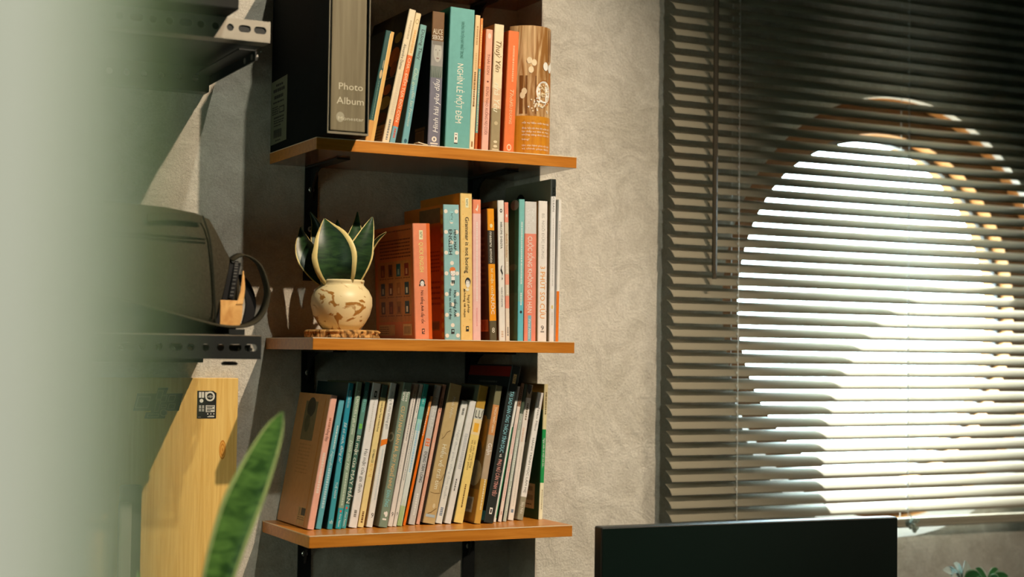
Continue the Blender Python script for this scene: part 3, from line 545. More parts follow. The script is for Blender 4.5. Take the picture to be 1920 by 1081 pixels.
book('quick', Z2, 'thick orange book beside the plant with twelve small pictures on its cover', G2, [(0, lit(250, 140, 98))], S(200, 104, 48),
     texts=[('QUICK ENGLISH', 0.165, 0.42, 0.47, 0.24, lit(252, 222, 130)), ('Nói tiếng Anh cấp tốc', 0.58, 0.865, 0.47, 0.17, lit(90, 50, 40)), ('NTV', 0.075, 0.125, 0.47, 0.15, INK)],
     spine_prints=[(0.36, 0.58, 0.06, 0.14, lit(246, 222, 170)), (0.80, 1.0, 0, 1, lit(222, 96, 30)), (0.33, 0.63, 0.485, 0.545, INK, 'dot'), (0.37, 0.59, 0.497, 0.545, lit(246, 232, 208), 'dot'), (0.29, 0.36, 0.525, 0.545, INK, 'dot'), (0.60, 0.67, 0.525, 0.545, INK, 'dot'), (0.42, 0.45, 0.517, 0.523, INK, 'dot'), (0.51, 0.54, 0.517, 0.523, INK, 'dot'), (0.46, 0.50, 0.53, 0.537, lit(220, 100, 80), 'dot'),
                   (0.40, 0.56, 0.91, 0.955, INK), (0.43, 0.53, 0.918, 0.935, lit(250, 140, 98)), (0.46, 0.56, 0.94, 0.948, lit(250, 140, 98))], cover_prints=qp)
md_ = []
for j in range(13):
    for i in range(2 if j % 2 == 0 else 1): u = (0.02, 0.70)[i] if j % 2 == 0 else 0.38; md_.append((u, u + 0.24, 0.035 + j * 0.0765, 0.035 + j * 0.0765 + 0.031, lit(236, 220, 196), 'dot'))
boy = [(0.33, 0.72, 0.465, 0.515, lit(238, 150, 90), 'dot'), (0.37, 0.73, 0.477, 0.533, INK, 'dot'), (0.385, 0.715, 0.482, 0.531, lit(246, 230, 208), 'dot'), (0.36, 0.70, 0.462, 0.492, lit(226, 120, 60), 'dot'), (0.45, 0.48, 0.508, 0.513, INK, 'dot'), (0.60, 0.63, 0.508, 0.513, INK, 'dot'), (0.50, 0.57, 0.519, 0.524, lit(210, 90, 70), 'dot'), (0.44, 0.66, 0.533, 0.56, lit(240, 230, 210)), (0.46, 0.54, 0.56, 0.585, INK), (0.57, 0.65, 0.56, 0.585, INK)]
book('mind', Z2, 'pale blue book with cream polka dots on the middle shelf', G2, [(0, lit(145, 184, 176))], S(196, 108, 22), right=S(200, 150, 40),
     texts=[('MIND MAP', 0.185, 0.335, 0.71, 0.17, INK), ('ENGLISH', 0.185, 0.37, 0.42, 0.23, INK), ('NTV', 0.065, 0.115, 0.52, 0.15, lit(60, 70, 60)), ('Học tiếng Anh', 0.635, 0.83, 0.68, 0.17, lit(40, 50, 50)), ('theo sơ đồ tư duy', 0.62, 0.85, 0.38, 0.16, lit(40, 50, 50))],
     spine_prints=md_ + [(0.40, 0.62, 0.05, 0.13, lit(150, 198, 190))] + boy + [(0.40, 0.60, 0.92, 0.955, INK), (0.45, 0.57, 0.928, 0.94, lit(145, 184, 176))],
     cover_prints=[(0.93, 0.99, 0.03 + k * 0.07, 0.075 + k * 0.07, S(210, 165, 60), 'dot') for k in range(14)] + [(0.62, 0.9, 0.33, 0.5, S(150, 74, 14), 'lines', 6), (0.62, 0.9, 0.55, 0.75, S(150, 74, 14), 'lines', 5), (0.66, 0.88, 0.86, 0.93, S(150, 110, 60)), (0.68, 0.86, 0.87, 0.92, INK, 'bars'), (0.4, 0.92, 0.02, 0.13, S(110, 84, 50))])
book('grammar', Z2, 'yellow book with black lettering right of the polka dot book', G2, [(0, lit(240, 194, 116))], S(214, 124, 26),
     texts=[('Grammar is not boring', 0.165, 0.545, 0.55, 0.33, INK), ('NTV', 0.045, 0.088, 0.55, 0.15, INK), ('Ngữ pháp', 0.695, 0.815, 0.66, 0.17, lit(80, 60, 40)), ('không tẻ nhạt', 0.665, 0.845, 0.34, 0.16, lit(80, 60, 40))],
     spine_prints=[(0.42, 0.68, 0.035, 0.10, lit(246, 224, 175))] + [((0.18, 0.72)[k % 2], (0.25, 0.79)[k % 2], 0.06 + k * 0.042, 0.066 + k * 0.042, lit(226, 160, 70), 'dot') for k in range(22)] +
     [(0.36, 0.82, 0.575, 0.635, INK, 'dot'), (0.42, 0.76, 0.59, 0.645, lit(246, 230, 205), 'dot'), (0.58, 0.64, 0.585, 0.605, INK, 'dot'), (0.48, 0.51, 0.614, 0.619, INK, 'dot'), (0.66, 0.69, 0.614, 0.619, INK, 'dot'), (0.24, 0.36, 0.652, 0.664, INK, 'dot'), (0.42, 0.70, 0.648, 0.668, lit(244, 220, 180), 'dot'), (0.42, 0.66, 0.905, 0.94, INK), (0.48, 0.62, 0.912, 0.925, lit(248, 196, 96))], cover_prints=[(0.3, 0.9, 0.1, 0.3, S(180, 100, 20), 'lines', 5)])
book('pink2', Z2, 'pale pink book with a salmon top block beside the yellow grammar book', G2, [(0, lit(240, 140, 100)), (0.10, lit(246, 186, 170))], texts=[('~', 0.16, 0.72, 0.5, 0.14, lit(250, 214, 196)), ('~', 0.77, 0.9, 0.5, 0.12, lit(226, 150, 140))], spine_prints=[(0.3, 0.65, 0.045, 0.075, lit(250, 220, 190), 'poly', [(0.3, 0.07), (0.5, 0.06), (0.6, 0.03), (0.66, 0.05), (0.55, 0.085)])])
book('masaru', Z2, 'orange and black banded book with a dark brown cover on the middle shelf', G2, [(0, lit(250, 148, 24)), (0.165, S(62, 56, 48)), (0.42, lit(250, 148, 24)), (0.85, S(92, 86, 66))], S(84, 48, 28),
     texts=[('masaru emoto', 0.175, 0.41, 0.45, 0.42, lit(240, 226, 200)), ('bí mật của', 0.455, 0.645, 0.5, 0.36, lit(250, 222, 170)), ('NƯỚC', 0.65, 0.80, 0.5, 0.5, lit(250, 236, 205)), ('8', 0.90, 0.94, 0.5, 0.4, lit(225, 215, 190), 'h')], spine_prints=[(0.3, 0.7, 0.115, 0.145, lit(250, 210, 150), 'dot')],
     cover_prints=[(0.35, 0.9, 0.2, 0.6, S(120, 80, 56), 'lines', 9), (0.62, 0.95, 0.84, 0.93, S(200, 110, 60)), (0.66, 0.92, 0.85, 0.92, S(150, 60, 25), 'bars')])
book('hiromi', Z2, 'off white book with small black lettering and ink squiggle on the middle shelf', G2, [(0, lit(230, 220, 202))], S(170, 132, 78),
     texts=[('HIROMI SHINYA', 0.155, 0.345, 0.5, 0.36, INK), ('NHÂN TỐ ENZYME', 0.62, 0.76, 0.5, 0.26, lit(90, 86, 80)), ('~', 0.93, 0.97, 0.5, 0.3, lit(210, 180, 150))],
     spine_prints=[(0.32, 0.68, 0.06, 0.088, INK, 'dot'), (0.42, 0.58, 0.068, 0.08, lit(230, 220, 202), 'dot'), (0, 0, 0, 0, INK, 'poly', [(0.3, 0.50), (0.45, 0.47), (0.62, 0.46), (0.48, 0.485), (0.7, 0.52), (0.55, 0.545), (0.66, 0.56), (0.5, 0.57), (0.55, 0.53), (0.38, 0.51)])],
     cover_prints=[(0.5, 0.75, 0.035, 0.075, S(40, 34, 26)), (0.3, 0.95, 0.13, 0.15, S(120, 90, 50))])
book('andrii', Z2, 'thin tan and salmon striped book with tan author lettering', G2, [(0, lit(240, 142, 112)), (0.145, lit(214, 194, 162)), (0.52, lit(240, 156, 124)), (0.595, lit(214, 194, 162)), (0.675, lit(240, 148, 118)), (0.765, lit(226, 208, 182))], texts=[('Andrii Sedniev', 0.225, 0.40, 0.45, 0.42, lit(170, 110, 40)), ('~', 0.43, 0.5, 0.5, 0.4, lit(236, 220, 196)), ('~', 0.6, 0.66, 0.5, 0.4, lit(236, 220, 196)), ('~', 0.9, 0.95, 0.5, 0.3, GRY)], spine_prints=[(0.28, 0.68, 0.085, 0.11, lit(250, 214, 190), 'dot')])
book('green2', Z2, 'light teal spined book with a dark green cover and pale dot', G2, [(0, lit(124, 184, 170)), (0.72, lit(100, 182, 188))], S(62, 118, 84),
     texts=[('~', 0.16, 0.60, 0.5, 0.22, lit(220, 232, 214)), ('~', 0.66, 0.74, 0.5, 0.25, lit(220, 232, 214))], spine_prints=[(0.3, 0.7, 0.785, 0.805, INK, 'dot')],
     cover_prints=[(0.76, 0.99, 0.0, 0.075, S(176, 170, 150), 'dot'), (0.74, 0.97, 0.455, 0.5, S(110, 140, 104), 'dot'), (0.4, 0.99, 0.66, 0.99, S(88, 132, 98)), (0.62, 0.72, 0.83, 0.9, S(200, 200, 170))])
book('cuoc', Z2, 'salmon book with a grey top and white lettering on the middle shelf', G2, [(0, lit(212, 202, 188)), (0.23, lit(232, 136, 108))],
     texts=[('NICK', 0.05, 0.155, 0.68, 0.26, lit(232, 224, 212)), ('VUJICIC', 0.05, 0.2, 0.34, 0.26, lit(228, 218, 206)), ('CUỘC SỐNG KHÔNG GIỚI HẠN', 0.25, 0.795, 0.46, 0.38, lit(246, 228, 206)), ('First News', 0.84, 0.98, 0.46, 0.16, lit(240, 240, 230), 'down', 0.2)], spine_prints=[(0.32, 0.60, 0.815, 1.0, lit(128, 176, 182))])
book('bs', Z2, 'white book with large orange lettering on the middle shelf', G2, [(0, lit(234, 220, 202))], S(205, 158, 90),
     texts=[('BS. NGÔ ĐỨC HÙNG', 0.09, 0.41, 0.5, 0.30, lit(176, 164, 150)), ('3 PHÚT SƠ CỨU', 0.465, 0.835, 0.5, 0.54, lit(244, 150, 40)), ('9', 0.885, 0.92, 0.5, 0.35, lit(80, 76, 70), 'h'), ('~', 0.925, 0.935, 0.5, 0.4, GRY)])
book('eat', Z2, 'tallest book on the middle shelf, white spine and grey cover', G2, [(0, lit(230, 220, 206))], S(150, 148, 128),
     texts=[('EAT CLEAN', 0.055, 0.20, 0.48, 0.30, INK), ('~', 0.24, 0.66, 0.5, 0.16, lit(196, 186, 172)), ('~', 0.82, 0.9, 0.5, 0.2, lit(206, 196, 176))], spine_prints=[(0.3, 0.68, 0.775, 0.80, lit(214, 190, 120), 'dot')],
     cover_prints=[(0.22, 0.46, 0.06, 0.24, S(30, 32, 28), 'dot')])
book('white2', Z2, 'thin white booklet with orange lower half at the right end of the middle row', G2, [(0, lit(234, 222, 204)), (0.645, lit(252, 118, 24))], texts=[('~', 0.15, 0.28, 0.5, 0.3, lit(190, 180, 165))])

# ---- bottom row
G3 = 'books on the bottom shelf'
book('brown', Z3, 'leftmost book of the bottom row, brown cover and pink spine', G3, [(0, lit(236, 170, 142))], S(205, 152, 100),
     texts=[('~', 0.17, 0.25, 0.5, 0.3, lit(190, 120, 90)), ('sống đẹp', 0.255, 0.345, 0.5, 0.42, lit(90, 40, 36)), ('~', 0.43, 0.72, 0.5, 0.36, lit(248, 204, 180))],
     cover_prints=[(0.28, 0.66, 0.06, 0.36, S(122, 112, 84)), (0.34, 0.60, 0.03, 0.18, S(64, 62, 48), 'dot'), (0.33, 0.5, 0.16, 0.3, S(92, 88, 66), 'dot'), (0.30, 0.66, 0.38, 0.62, S(190, 142, 92), 'lines', 9), (0.86, 0.885, 0.03, 0.99, S(196, 132, 60)),
                   (0.62, 0.86, 0.855, 0.985, S(196, 160, 104)), (0.65, 0.70, 0.862, 0.92, INK, 'bars'), (0.72, 0.85, 0.86, 0.915, INK), (0.64, 0.84, 0.925, 0.955, S(110, 84, 50), 'lines', 2)])
book('blue1', Z3, 'shortest sky blue book right beside the brown one', G3, [(0, lit(92, 162, 166))], S(44, 84, 98),
     texts=[('~', 0.2, 0.38, 0.55, 0.24, lit(200, 214, 200)), ('Nguyễn', 0.40, 0.52, 0.5, 0.36, lit(206, 220, 206), 'down', 0.3), ('~', 0.53, 0.84, 0.5, 0.4, lit(180, 206, 200))])
book('blue2', Z3, 'deep blue book with white script, third from left on the bottom shelf', G3, [(0, lit(40, 138, 152)), (0.55, lit(62, 150, 156))], S(20, 52, 54),
     texts=[('MINH CHÂU BOOKS', 0.05, 0.17, 0.45, 0.36, lit(190, 210, 200)), ('Sẽ có cách, đừng lo!', 0.27, 0.54, 0.5, 0.5, lit(226, 230, 214), 'down', 0.3), ('TUỆ NGHI', 0.68, 0.79, 0.5, 0.36, lit(226, 230, 214)), ('vh', 0.935, 0.965, 0.5, 0.6, lit(226, 230, 214), 'h')])
book('mother', Z3, 'narrow sage green book with a teal foot on the bottom shelf', G3, [(0, lit(140, 158, 128)), (0.86, lit(46, 156, 160))], S(96, 104, 72),
     texts=[('FOR MOTHER a gift of love', 0.06, 0.36, 0.5, 0.46, lit(226, 226, 200)), ('Dành cho Mẹ', 0.40, 0.60, 0.5, 0.5, lit(216, 220, 196), 'down', 0.25), ('~', 0.62, 0.84, 0.5, 0.3, lit(196, 204, 176)), ('First News', 0.90, 0.985, 0.5, 0.36, lit(236, 236, 222), 'down', 0.2)], spine_prints=[(0.3, 0.6, 0.875, 0.89, lit(230, 90, 60))])
book('luck', Z3, 'dark green book with a bright clover on its spine', G3, [(0, lit(62, 112, 104)), (0.1, lit(92, 138, 120)), (0.36, lit(70, 106, 88)), (0.84, lit(74, 156, 152))], S(52, 70, 54),
     texts=[('GOOD LUCK', 0.06, 0.21, 0.5, 0.46, lit(128, 190, 180)), ('Bí mật của MAY MẮN', 0.37, 0.83, 0.5, 0.7, lit(238, 228, 200)), ('First News', 0.89, 0.985, 0.5, 0.36, lit(236, 236, 222), 'down', 0.2)],
     spine_prints=[(0.2, 0.5, 0.285, 0.305, lit(120, 190, 70), 'dot'), (0.5, 0.8, 0.285, 0.305, lit(120, 190, 70), 'dot'), (0.2, 0.5, 0.303, 0.323, lit(120, 190, 70), 'dot'), (0.5, 0.8, 0.303, 0.323, lit(120, 190, 70), 'dot'), (0.3, 0.6, 0.855, 0.87, lit(230, 90, 60))])
book('hai', Z3, 'white book right of the dark green clover book', G3, [(0, lit(232, 222, 208))], S(196, 196, 178), texts=[('Hai mặt của gia đình', 0.46, 0.76, 0.55, 0.4, lit(110, 104, 96)), ('~', 0.1, 0.34, 0.5, 0.14, lit(210, 200, 184)), ('~', 0.88, 0.92, 0.5, 0.3, GRY)], spine_prints=[(0.36, 0.66, 0.055, 0.10, INK), (0.44, 0.58, 0.065, 0.09, lit(190, 184, 168))])
book('yellow1', Z3, 'pale yellow book with a dark top, left of the orange slash book', G3, [(0, S(70, 92, 84)), (0.09, lit(244, 206, 136))], texts=[('Linda Kaplan Thaler & Robin Koval', 0.12, 0.33, 0.5, 0.3, lit(70, 50, 30)), ('SỨC MẠNH CỦA', 0.455, 0.55, 0.5, 0.34, INK), ('SỰ TỬ TẾ', 0.555, 0.65, 0.5, 0.4, lit(214, 150, 50)), ('~', 0.89, 0.96, 0.5, 0.3, lit(120, 80, 40))], left=S(206, 160, 90))
book('letters', Z3, 'white book with an orange slash and grey script on the bottom shelf', G3, [(0, lit(232, 222, 206))], S(206, 182, 140), texts=[('những lá thư không gửi', 0.06, 0.32, 0.55, 0.42, lit(140, 140, 136)), ('~', 0.46, 0.8, 0.55, 0.24, lit(206, 204, 196)), ('9', 0.90, 0.935, 0.6, 0.4, lit(70, 66, 60), 'h')], spine_prints=[(0, 0, 0, 0, lit(250, 120, 24), 'poly', [(0, 0.40), (1, 0.385), (1, 0.42), (0, 0.445)])])
book('steve', Z3, 'thick grey green book with peach lettering on the bottom shelf', G3, [(0, lit(126, 140, 116))], S(122, 118, 96),
     texts=[('Steve', 0.06, 0.13, 0.66, 0.34, lit(240, 232, 212)), ('Harvey', 0.05, 0.13, 0.30, 0.34, lit(240, 232, 212)), ('CƯ XỬ NHƯ ĐÀN BÀ, SUY NGHĨ NHƯ', 0.165, 0.735, 0.42, 0.42, lit(248, 186, 120)), ('ĐÀN ÔNG', 0.745, 0.86, 0.42, 0.42, lit(140, 206, 200))],
     spine_prints=[(0.3, 0.5, 0.895, 0.915, lit(238, 232, 214), 'dot'), (0.44, 0.76, 0.89, 0.93, lit(238, 232, 214), 'dot'), (0.25, 0.7, 0.94, 0.952, lit(238, 232, 214))], cover_prints=[(0.82, 0.98, 0.35, 0.42, S(200, 190, 160), 'dot'), (0.85, 0.95, 0.365, 0.405, S(122, 118, 96), 'dot')])
book('white3', Z3, 'narrow white book with spaced dots right of the peach lettered book', G3, [(0, lit(230, 216, 198))], texts=[('~', 0.05, 0.4, 0.5, 0.14, lit(130, 124, 116)), ('~', 0.42, 0.7, 0.35, 0.12, lit(196, 186, 170)), ('9', 0.9, 0.93, 0.5, 0.4, INK, 'h')])
book('white4', Z3, 'thinnest white book in the bottom row with grey lettering', G3, [(0, lit(226, 216, 198))], texts=[('~', 0.06, 0.2, 0.5, 0.2, lit(130, 124, 116)), ('~', 0.24, 0.68, 0.5, 0.24, lit(170, 168, 160)), ('9', 0.9, 0.925, 0.5, 0.4, lit(90, 86, 80), 'h')])
book('tealtop', Z3, 'white book with a teal top and green grass at its foot', G3, [(0, lit(54, 150, 138)), (0.16, lit(110, 180, 166)), (0.25, lit(160, 204, 188)), (0.33, lit(216, 218, 204)), (0.86, lit(186, 200, 150))], texts=[('Lời', 0.09, 0.14, 0.5, 0.4, lit(200, 224, 214)), ('~', 0.28, 0.62, 0.45, 0.3, lit(160, 196, 214))],
     spine_prints=[(0, 0, 0, 0, lit(140, 170, 90), 'poly', [(0.0 + 0.2 * k, 1.0), (0.12 + 0.2 * k, 1.0), (0.3 + 0.13 * k, 0.78 + 0.03 * (k % 2))]) for k in range(4)])
book('orange3', Z3, 'thin bright orange book in the middle of the bottom row', G3, [(0, lit(170, 116, 66)), (0.08, lit(240, 150, 70)), (0.15, lit(252, 112, 18))], texts=[('~', 0.09, 0.3, 0.2, 0.25, lit(250, 220, 180))])
book('dung', Z3, 'light grey book with an orange square seal on its spine', G3, [(0, lit(196, 190, 178))], S(110, 100, 84), texts=[('Nguyễn Hiếu', 0.08, 0.32, 0.5, 0.44, lit(232, 226, 212)), ('DỤNG TÂM LONG', 0.48, 0.70, 0.55, 0.44, S(50, 56, 70)), ('~', 0.78, 0.93, 0.5, 0.28, lit(226, 220, 206))], spine_prints=[(0.2, 0.85, 0.385, 0.44, lit(246, 120, 60)), (0.30, 0.48, 0.395, 0.41, lit(196, 190, 178)), (0.58, 0.75, 0.395, 0.41, lit(196, 190, 178)), (0.30, 0.48, 0.418, 0.432, lit(196, 190, 178)), (0.58, 0.75, 0.418, 0.432, lit(196, 190, 178))])
book('pink3', Z3, 'narrow dusty pink book left of the cracked earth book', G3, [(0, lit(230, 168, 136))], S(190, 140, 104), texts=[('~', 0.1, 0.2, 0.5, 0.3, lit(180, 120, 92)), ('~', 0.42, 0.66, 0.5, 0.3, lit(246, 196, 168)), ('~', 0.8, 0.9, 0.5, 0.3, lit(246, 196, 168))])
CR = [(0.75, 0.20), (0.6, 0.26), (0.72, 0.30), (0.3, 0.44), (0.5, 0.40)]
crk = []
def crack(pts, w_=0.03):
    for (u0, t0), (u1, t1) in zip(pts, pts[1:]): crk.append((0, 0, 0, 0, lit(110, 80, 40), 'poly', [(u0, t0), (u0 + w_, t0 + 0.003), (u1 + w_, t1 + 0.003), (u1, t1)]))
crack([(0.15, 0.40), (0.35, 0.38), (0.5, 0.345), (0.75, 0.33)]); crack([(0.1, 0.36), (0.3, 0.40)]); crack([(0.35, 0.63), (0.5, 0.66), (0.55, 0.70), (0.8, 0.735), (0.85, 0.77)]); crack([(0.75, 0.62), (0.9, 0.64), (0.8, 0.68), (0.6, 0.695)]); crack([(0.1, 0.78), (0.5, 0.785), (0.9, 0.775)]); crack([(0.2, 0.93), (0.45, 0.92), (0.85, 0.885)])
book('hieu', Z3, 'sandy book printed with cracked earth and white lettering', G3, [(0, lit(190, 160, 106))], S(60, 56, 44), rough=0.6,
     texts=[('Minh Niệm', 0.09, 0.24, 0.55, 0.24, lit(220, 205, 170), 'down', 0.2), ('Hiểu về trái tim', 0.435, 0.755, 0.52, 0.36, lit(244, 228, 192))], spine_prints=crk + [(0.5, 0.72, 0.855, 0.89, lit(214, 190, 144), 'dot'), (0.1, 0.85, 0.935, 0.955, lit(170, 180, 176))])
book('nghi', Z3, 'short white book right of the cracked earth book', G3, [(0, lit(222, 216, 200))], S(180, 172, 152), texts=[('Nghĩ đơn giản, sống đơn thuần', 0.24, 0.80, 0.5, 0.34, lit(176, 174, 168)), ('~', 0.06, 0.11, 0.5, 0.3, lit(120, 116, 106)), ('~', 0.87, 0.93, 0.5, 0.4, lit(130, 140, 150))])
book('white5', Z3, 'short white book left of the tan topped yellow book', G3, [(0, lit(224, 216, 202))], S(180, 172, 152), texts=[('~', 0.27, 0.55, 0.5, 0.46, lit(196, 192, 184)), ('~', 0.64, 0.74, 0.4, 0.2, lit(110, 106, 98))])
book('yellow2', Z3, 'yellow book with a tan top block and small orange square', G3, [(0, lit(184, 140, 52)), (0.165, lit(206, 200, 178)), (0.245, lit(236, 206, 150)), (0.36, lit(246, 202, 116))], S(120, 124, 104),
     texts=[('LƯ', 0.18, 0.235, 0.5, 0.8, INK, 'h'), ('cát sạn trong lòng', 0.40, 0.60, 0.66, 0.22, lit(130, 104, 50)), ('và một cho phút', 0.40, 0.62, 0.36, 0.22, lit(130, 104, 50)), ('~', 0.72, 0.89, 0.5, 0.14, lit(120, 90, 40))], spine_prints=[(0.2, 0.72, 0.275, 0.34, lit(248, 170, 50))])
book('gian', Z3, 'brown photo covered book left of the tall black one', G3, [(0, S(116, 114, 88)), (0.14, lit(206, 138, 78)), (0.36, lit(178, 152, 120)), (0.68, lit(200, 152, 66))], S(132, 98, 48),
     texts=[('THÍCH NHẤT HẠNH', 0.155, 0.34, 0.5, 0.36, lit(244, 226, 190)), ('Giận', 0.42, 0.505, 0.5, 0.6, lit(246, 236, 214)), ('~', 0.68, 0.9, 0.6, 0.22, lit(226, 206, 160))],
     cover_prints=[(0.55, 0.99, 0.0, 0.25, S(74, 72, 54)), (0.7, 0.95, 0.22, 0.5, S(170, 112, 34), 'dot'), (0.6, 0.9, 0.4, 0.62, S(110, 84, 50), 'dot'), (0.62, 0.98, 0.55, 0.74, S(176, 158, 124), 'dot'), (0.5, 0.99, 0.76, 0.99, S(172, 124, 50))] + barcode(0.60, 0.88, 0.82, 0.93, S(214, 206, 190)))
book('tai', Z3, 'tallest black book on the bottom shelf with pale blue and pink title', G3, [(0, (0.022, 0.028, 0.028))], (0.022, 0.026, 0.026), rough=0.38,
     texts=[('TẠI SAO ĐÀN ÔNG THÍCH TÌNH DỤC', 0.165, 0.555, 0.52, 0.42, lit(150, 206, 206)), ('và', 0.565, 0.585, 0.52, 0.3, lit(236, 226, 206)), ('PHỤ NỮ CẦN TÌNH YÊU', 0.60, 0.83, 0.52, 0.42, lit(250, 160, 140)), ('NTV', 0.066, 0.105, 0.5, 0.24, INK)], spine_prints=[(0.34, 0.68, 0.055, 0.115, lit(236, 190, 120)), (0.36, 0.66, 0.905, 0.945, lit(236, 230, 214)), (0.43, 0.6, 0.913, 0.937, INK)],
     cover_prints=[(0.0, 0.99, 0.01, 0.075, S(150, 40, 26)), (0.3, 0.72, 0.10, 0.125, S(110, 106, 98), 'lines', 1), (0.4, 0.68, 0.14, 0.16, S(90, 86, 80), 'lines', 1), (0.86, 0.99, 0.93, 0.99, lit(80, 170, 180))])
book('white6', Z3, 'thinnest white book with a green stripe behind the black one', G3, [(0, lit(230, 222, 204))], S(20, 20, 18), spine_prints=[(0.62, 0.95, 0.3, 0.97, lit(40, 130, 80))])
book('cream3', Z3, 'narrow cream pink book right of the green striped one', G3, [(0, S(150, 118, 96)), (0.17, lit(232, 208, 186))], S(60, 54, 44), texts=[('~', 0.03, 0.15, 0.5, 0.34, S(100, 76, 60)), ('~', 0.3, 0.5, 0.5, 0.3, lit(236, 186, 170)), ('~', 0.55, 0.85, 0.5, 0.3, lit(236, 176, 160))], spine_prints=[(0.3, 0.7, 0.925, 0.95, lit(200, 160, 140))])
book('grey3', Z3, 'narrow grey green book between two cream books on the bottom shelf', G3, [(0, S(70, 84, 70)), (0.22, lit(186, 188, 166))], texts=[('Thư của', 0.2, 0.34, 0.5, 0.4, lit(120, 120, 100)), ('~', 0.4, 0.7, 0.5, 0.34, lit(214, 214, 196)), ('~', 0.75, 0.92, 0.5, 0.26, lit(220, 218, 200))])
book('white7', Z3, 'off white book with a black top mark near the right end of the bottom row', G3, [(0, S(166, 150, 128)), (0.1, lit(232, 216, 196))], S(70, 72, 64), texts=[('~', 0.14, 0.26, 0.5, 0.24, lit(130, 110, 84)), ('~', 0.32, 0.42, 0.4, 0.3, lit(226, 190, 160)), ('~', 0.46, 0.9, 0.5, 0.14, lit(208, 196, 176))], spine_prints=[(0, 0, 0, 0, INK, 'poly', [(0.05, 0.0), (0.75, 0.005), (0.8, 0.04), (0.5, 0.075), (0.15, 0.055)]), (0.3, 0.7, 0.92, 0.945, lit(120, 130, 140))])
book('hanh', Z3, 'white book with a grey foot leaning on the green end book', G3, [(0, lit(236, 228, 214)), (0.82, lit(150, 140, 112))], S(206, 196, 170), texts=[('Neko Mimi', 0.12, 0.30, 0.55, 0.34, lit(110, 104, 96)), ('HÀNH TRÌNH HỌC LÀM MẸ', 0.36, 0.79, 0.5, 0.36, lit(96, 92, 84)), ('Sky Nhi', 0.86, 0.95, 0.5, 0.44, lit(228, 218, 196))],
     cover_prints=[(0.86, 0.9, 0.22, 0.40, S(90, 70, 44)), (0.82, 0.86, 0.45, 0.62, S(190, 150, 90)), (0.78, 0.82, 0.64, 0.70, S(196, 160, 90))])
book('greenbo', Z3, 'green and cream book at the right end of the bottom row', G3, [(0, lit(222, 202, 148)), (0.335, lit(30, 142, 70)), (0.73, lit(238, 222, 180))], S(28, 74, 44),
     texts=[('~', 0.06, 0.22, 0.55, 0.3, lit(110, 90, 60)), ('Ngày xưa có một con bò...', 0.40, 0.62, 0.55, 0.5, lit(244, 240, 222)), ('~', 0.78, 0.92, 0.55, 0.16, lit(130, 110, 70))],
     cover_prints=[(0.0, 0.99, 0.0, 0.19, S(170, 138, 60)), (0.45, 0.72, 0.50, 0.72, S(206, 176, 104)), (0.5, 0.62, 0.50, 0.54, INK, 'dot'), (0.55, 0.7, 0.53, 0.62, INK, 'dot'), (0.48, 0.58, 0.60, 0.66, INK, 'dot'), (0.36, 0.86, 0.745, 0.93, S(196, 184, 150)), (0.40, 0.8, 0.765, 0.80, INK, 'bars'), (0.40, 0.8, 0.83, 0.87, INK, 'bars'), (0.42, 0.78, 0.89, 0.91, INK, 'lines', 1)])

# ------------------------------------------------------------------ potted plant on its wood slice
PX, PY = 0.0955, -0.131
ws = empty('wood_slice', (PX, PY, Z2)); tag(ws, 'round wood slice coaster with rough bark under the cream pot', 'coaster')
rg = random.Random(11); n_ = 56
prof = [rg.uniform(-0.0022, 0.0022) for _ in range(n_)]
def slring(r, z, k=1.0): return [((r + k * prof[i]) * cos(2 * pi * i / n_), (r + k * prof[i]) * sin(2 * pi * i / n_), z) for i in range(n_)]
mb = MB(); mb.loft([slring(0.0635, 0.0003), slring(0.0662, 0.002, 1.6), slring(0.0655, 0.007, 0.4), slring(0.0668, 0.0115, 1.7), slring(0.064, 0.0146)], True, True)
mb.build('bark', mottled('bark', lit(90, 58, 26), lit(205, 150, 82), 90, 0.4, 0.6, 0.85, 0.1, 1.2, (1, 1, 0.4), 0.5), ws)
mb = MB(); mb.loft([slring(0.062, 0.0143, 0.8), slring(0.0618, 0.0151, 0.8)], True, True); mb.build('cut_face', wood('cut_wood', lit(190, 135, 70), lit(222, 176, 110), 'X', 3, 30), ws)
pt = empty('plant_pot', (PX, PY, Z2 + 0.0152)); tag(pt, 'round cream ceramic pot with brown scratches on the wood slice', 'plant pot')
POT = mottled('glazed_cream', lit(236, 208, 150), lit(168, 112, 44), 15, 0.565, 0.61, 0.42, 0.45, 2.8, (1, 1, 1.9), 0.15)
mb = MB(); mb.lathe([(0.030, 0), (0.0335, 0.0006), (0.041, 0.010), (0.050, 0.026), (0.0545, 0.044), (0.0535, 0.058), (0.0475, 0.070), (0.0405, 0.077), (0.0385, 0.080), (0.0392, 0.084), (0.0400, 0.0865), (0.0388, 0.0885), (0.0362, 0.0885), (0.0350, 0.086), (0.035, 0.078)], 48, m=0, cap=False)
mb.add([(0.035 * cos(2 * pi * k / 48), 0.035 * sin(2 * pi * k / 48), 0.078) for k in range(48)], [tuple(range(48))]); mb.add([(0.030 * cos(2 * pi * k / 48), 0.030 * sin(2 * pi * k / 48), 0.0) for k in range(48)], [tuple(range(48))])
mb.build('pot_body', POT, pt, True)
mb = MB()
for _ in range(150):
    a = rg.uniform(0, 2 * pi); r_ = 0.033 * sqrt(rg.random()); mb.ball((r_ * cos(a), r_ * sin(a), 0.080 + rg.uniform(0, 0.010 * (1 - r_ / 0.04)) + 0.002), rg.uniform(0.0018, 0.0034), 5)
tag(mb.build('gravel', cm(lit(170, 140, 95), 0.8, 0.3), pt), 'tan gravel', kind='stuff')

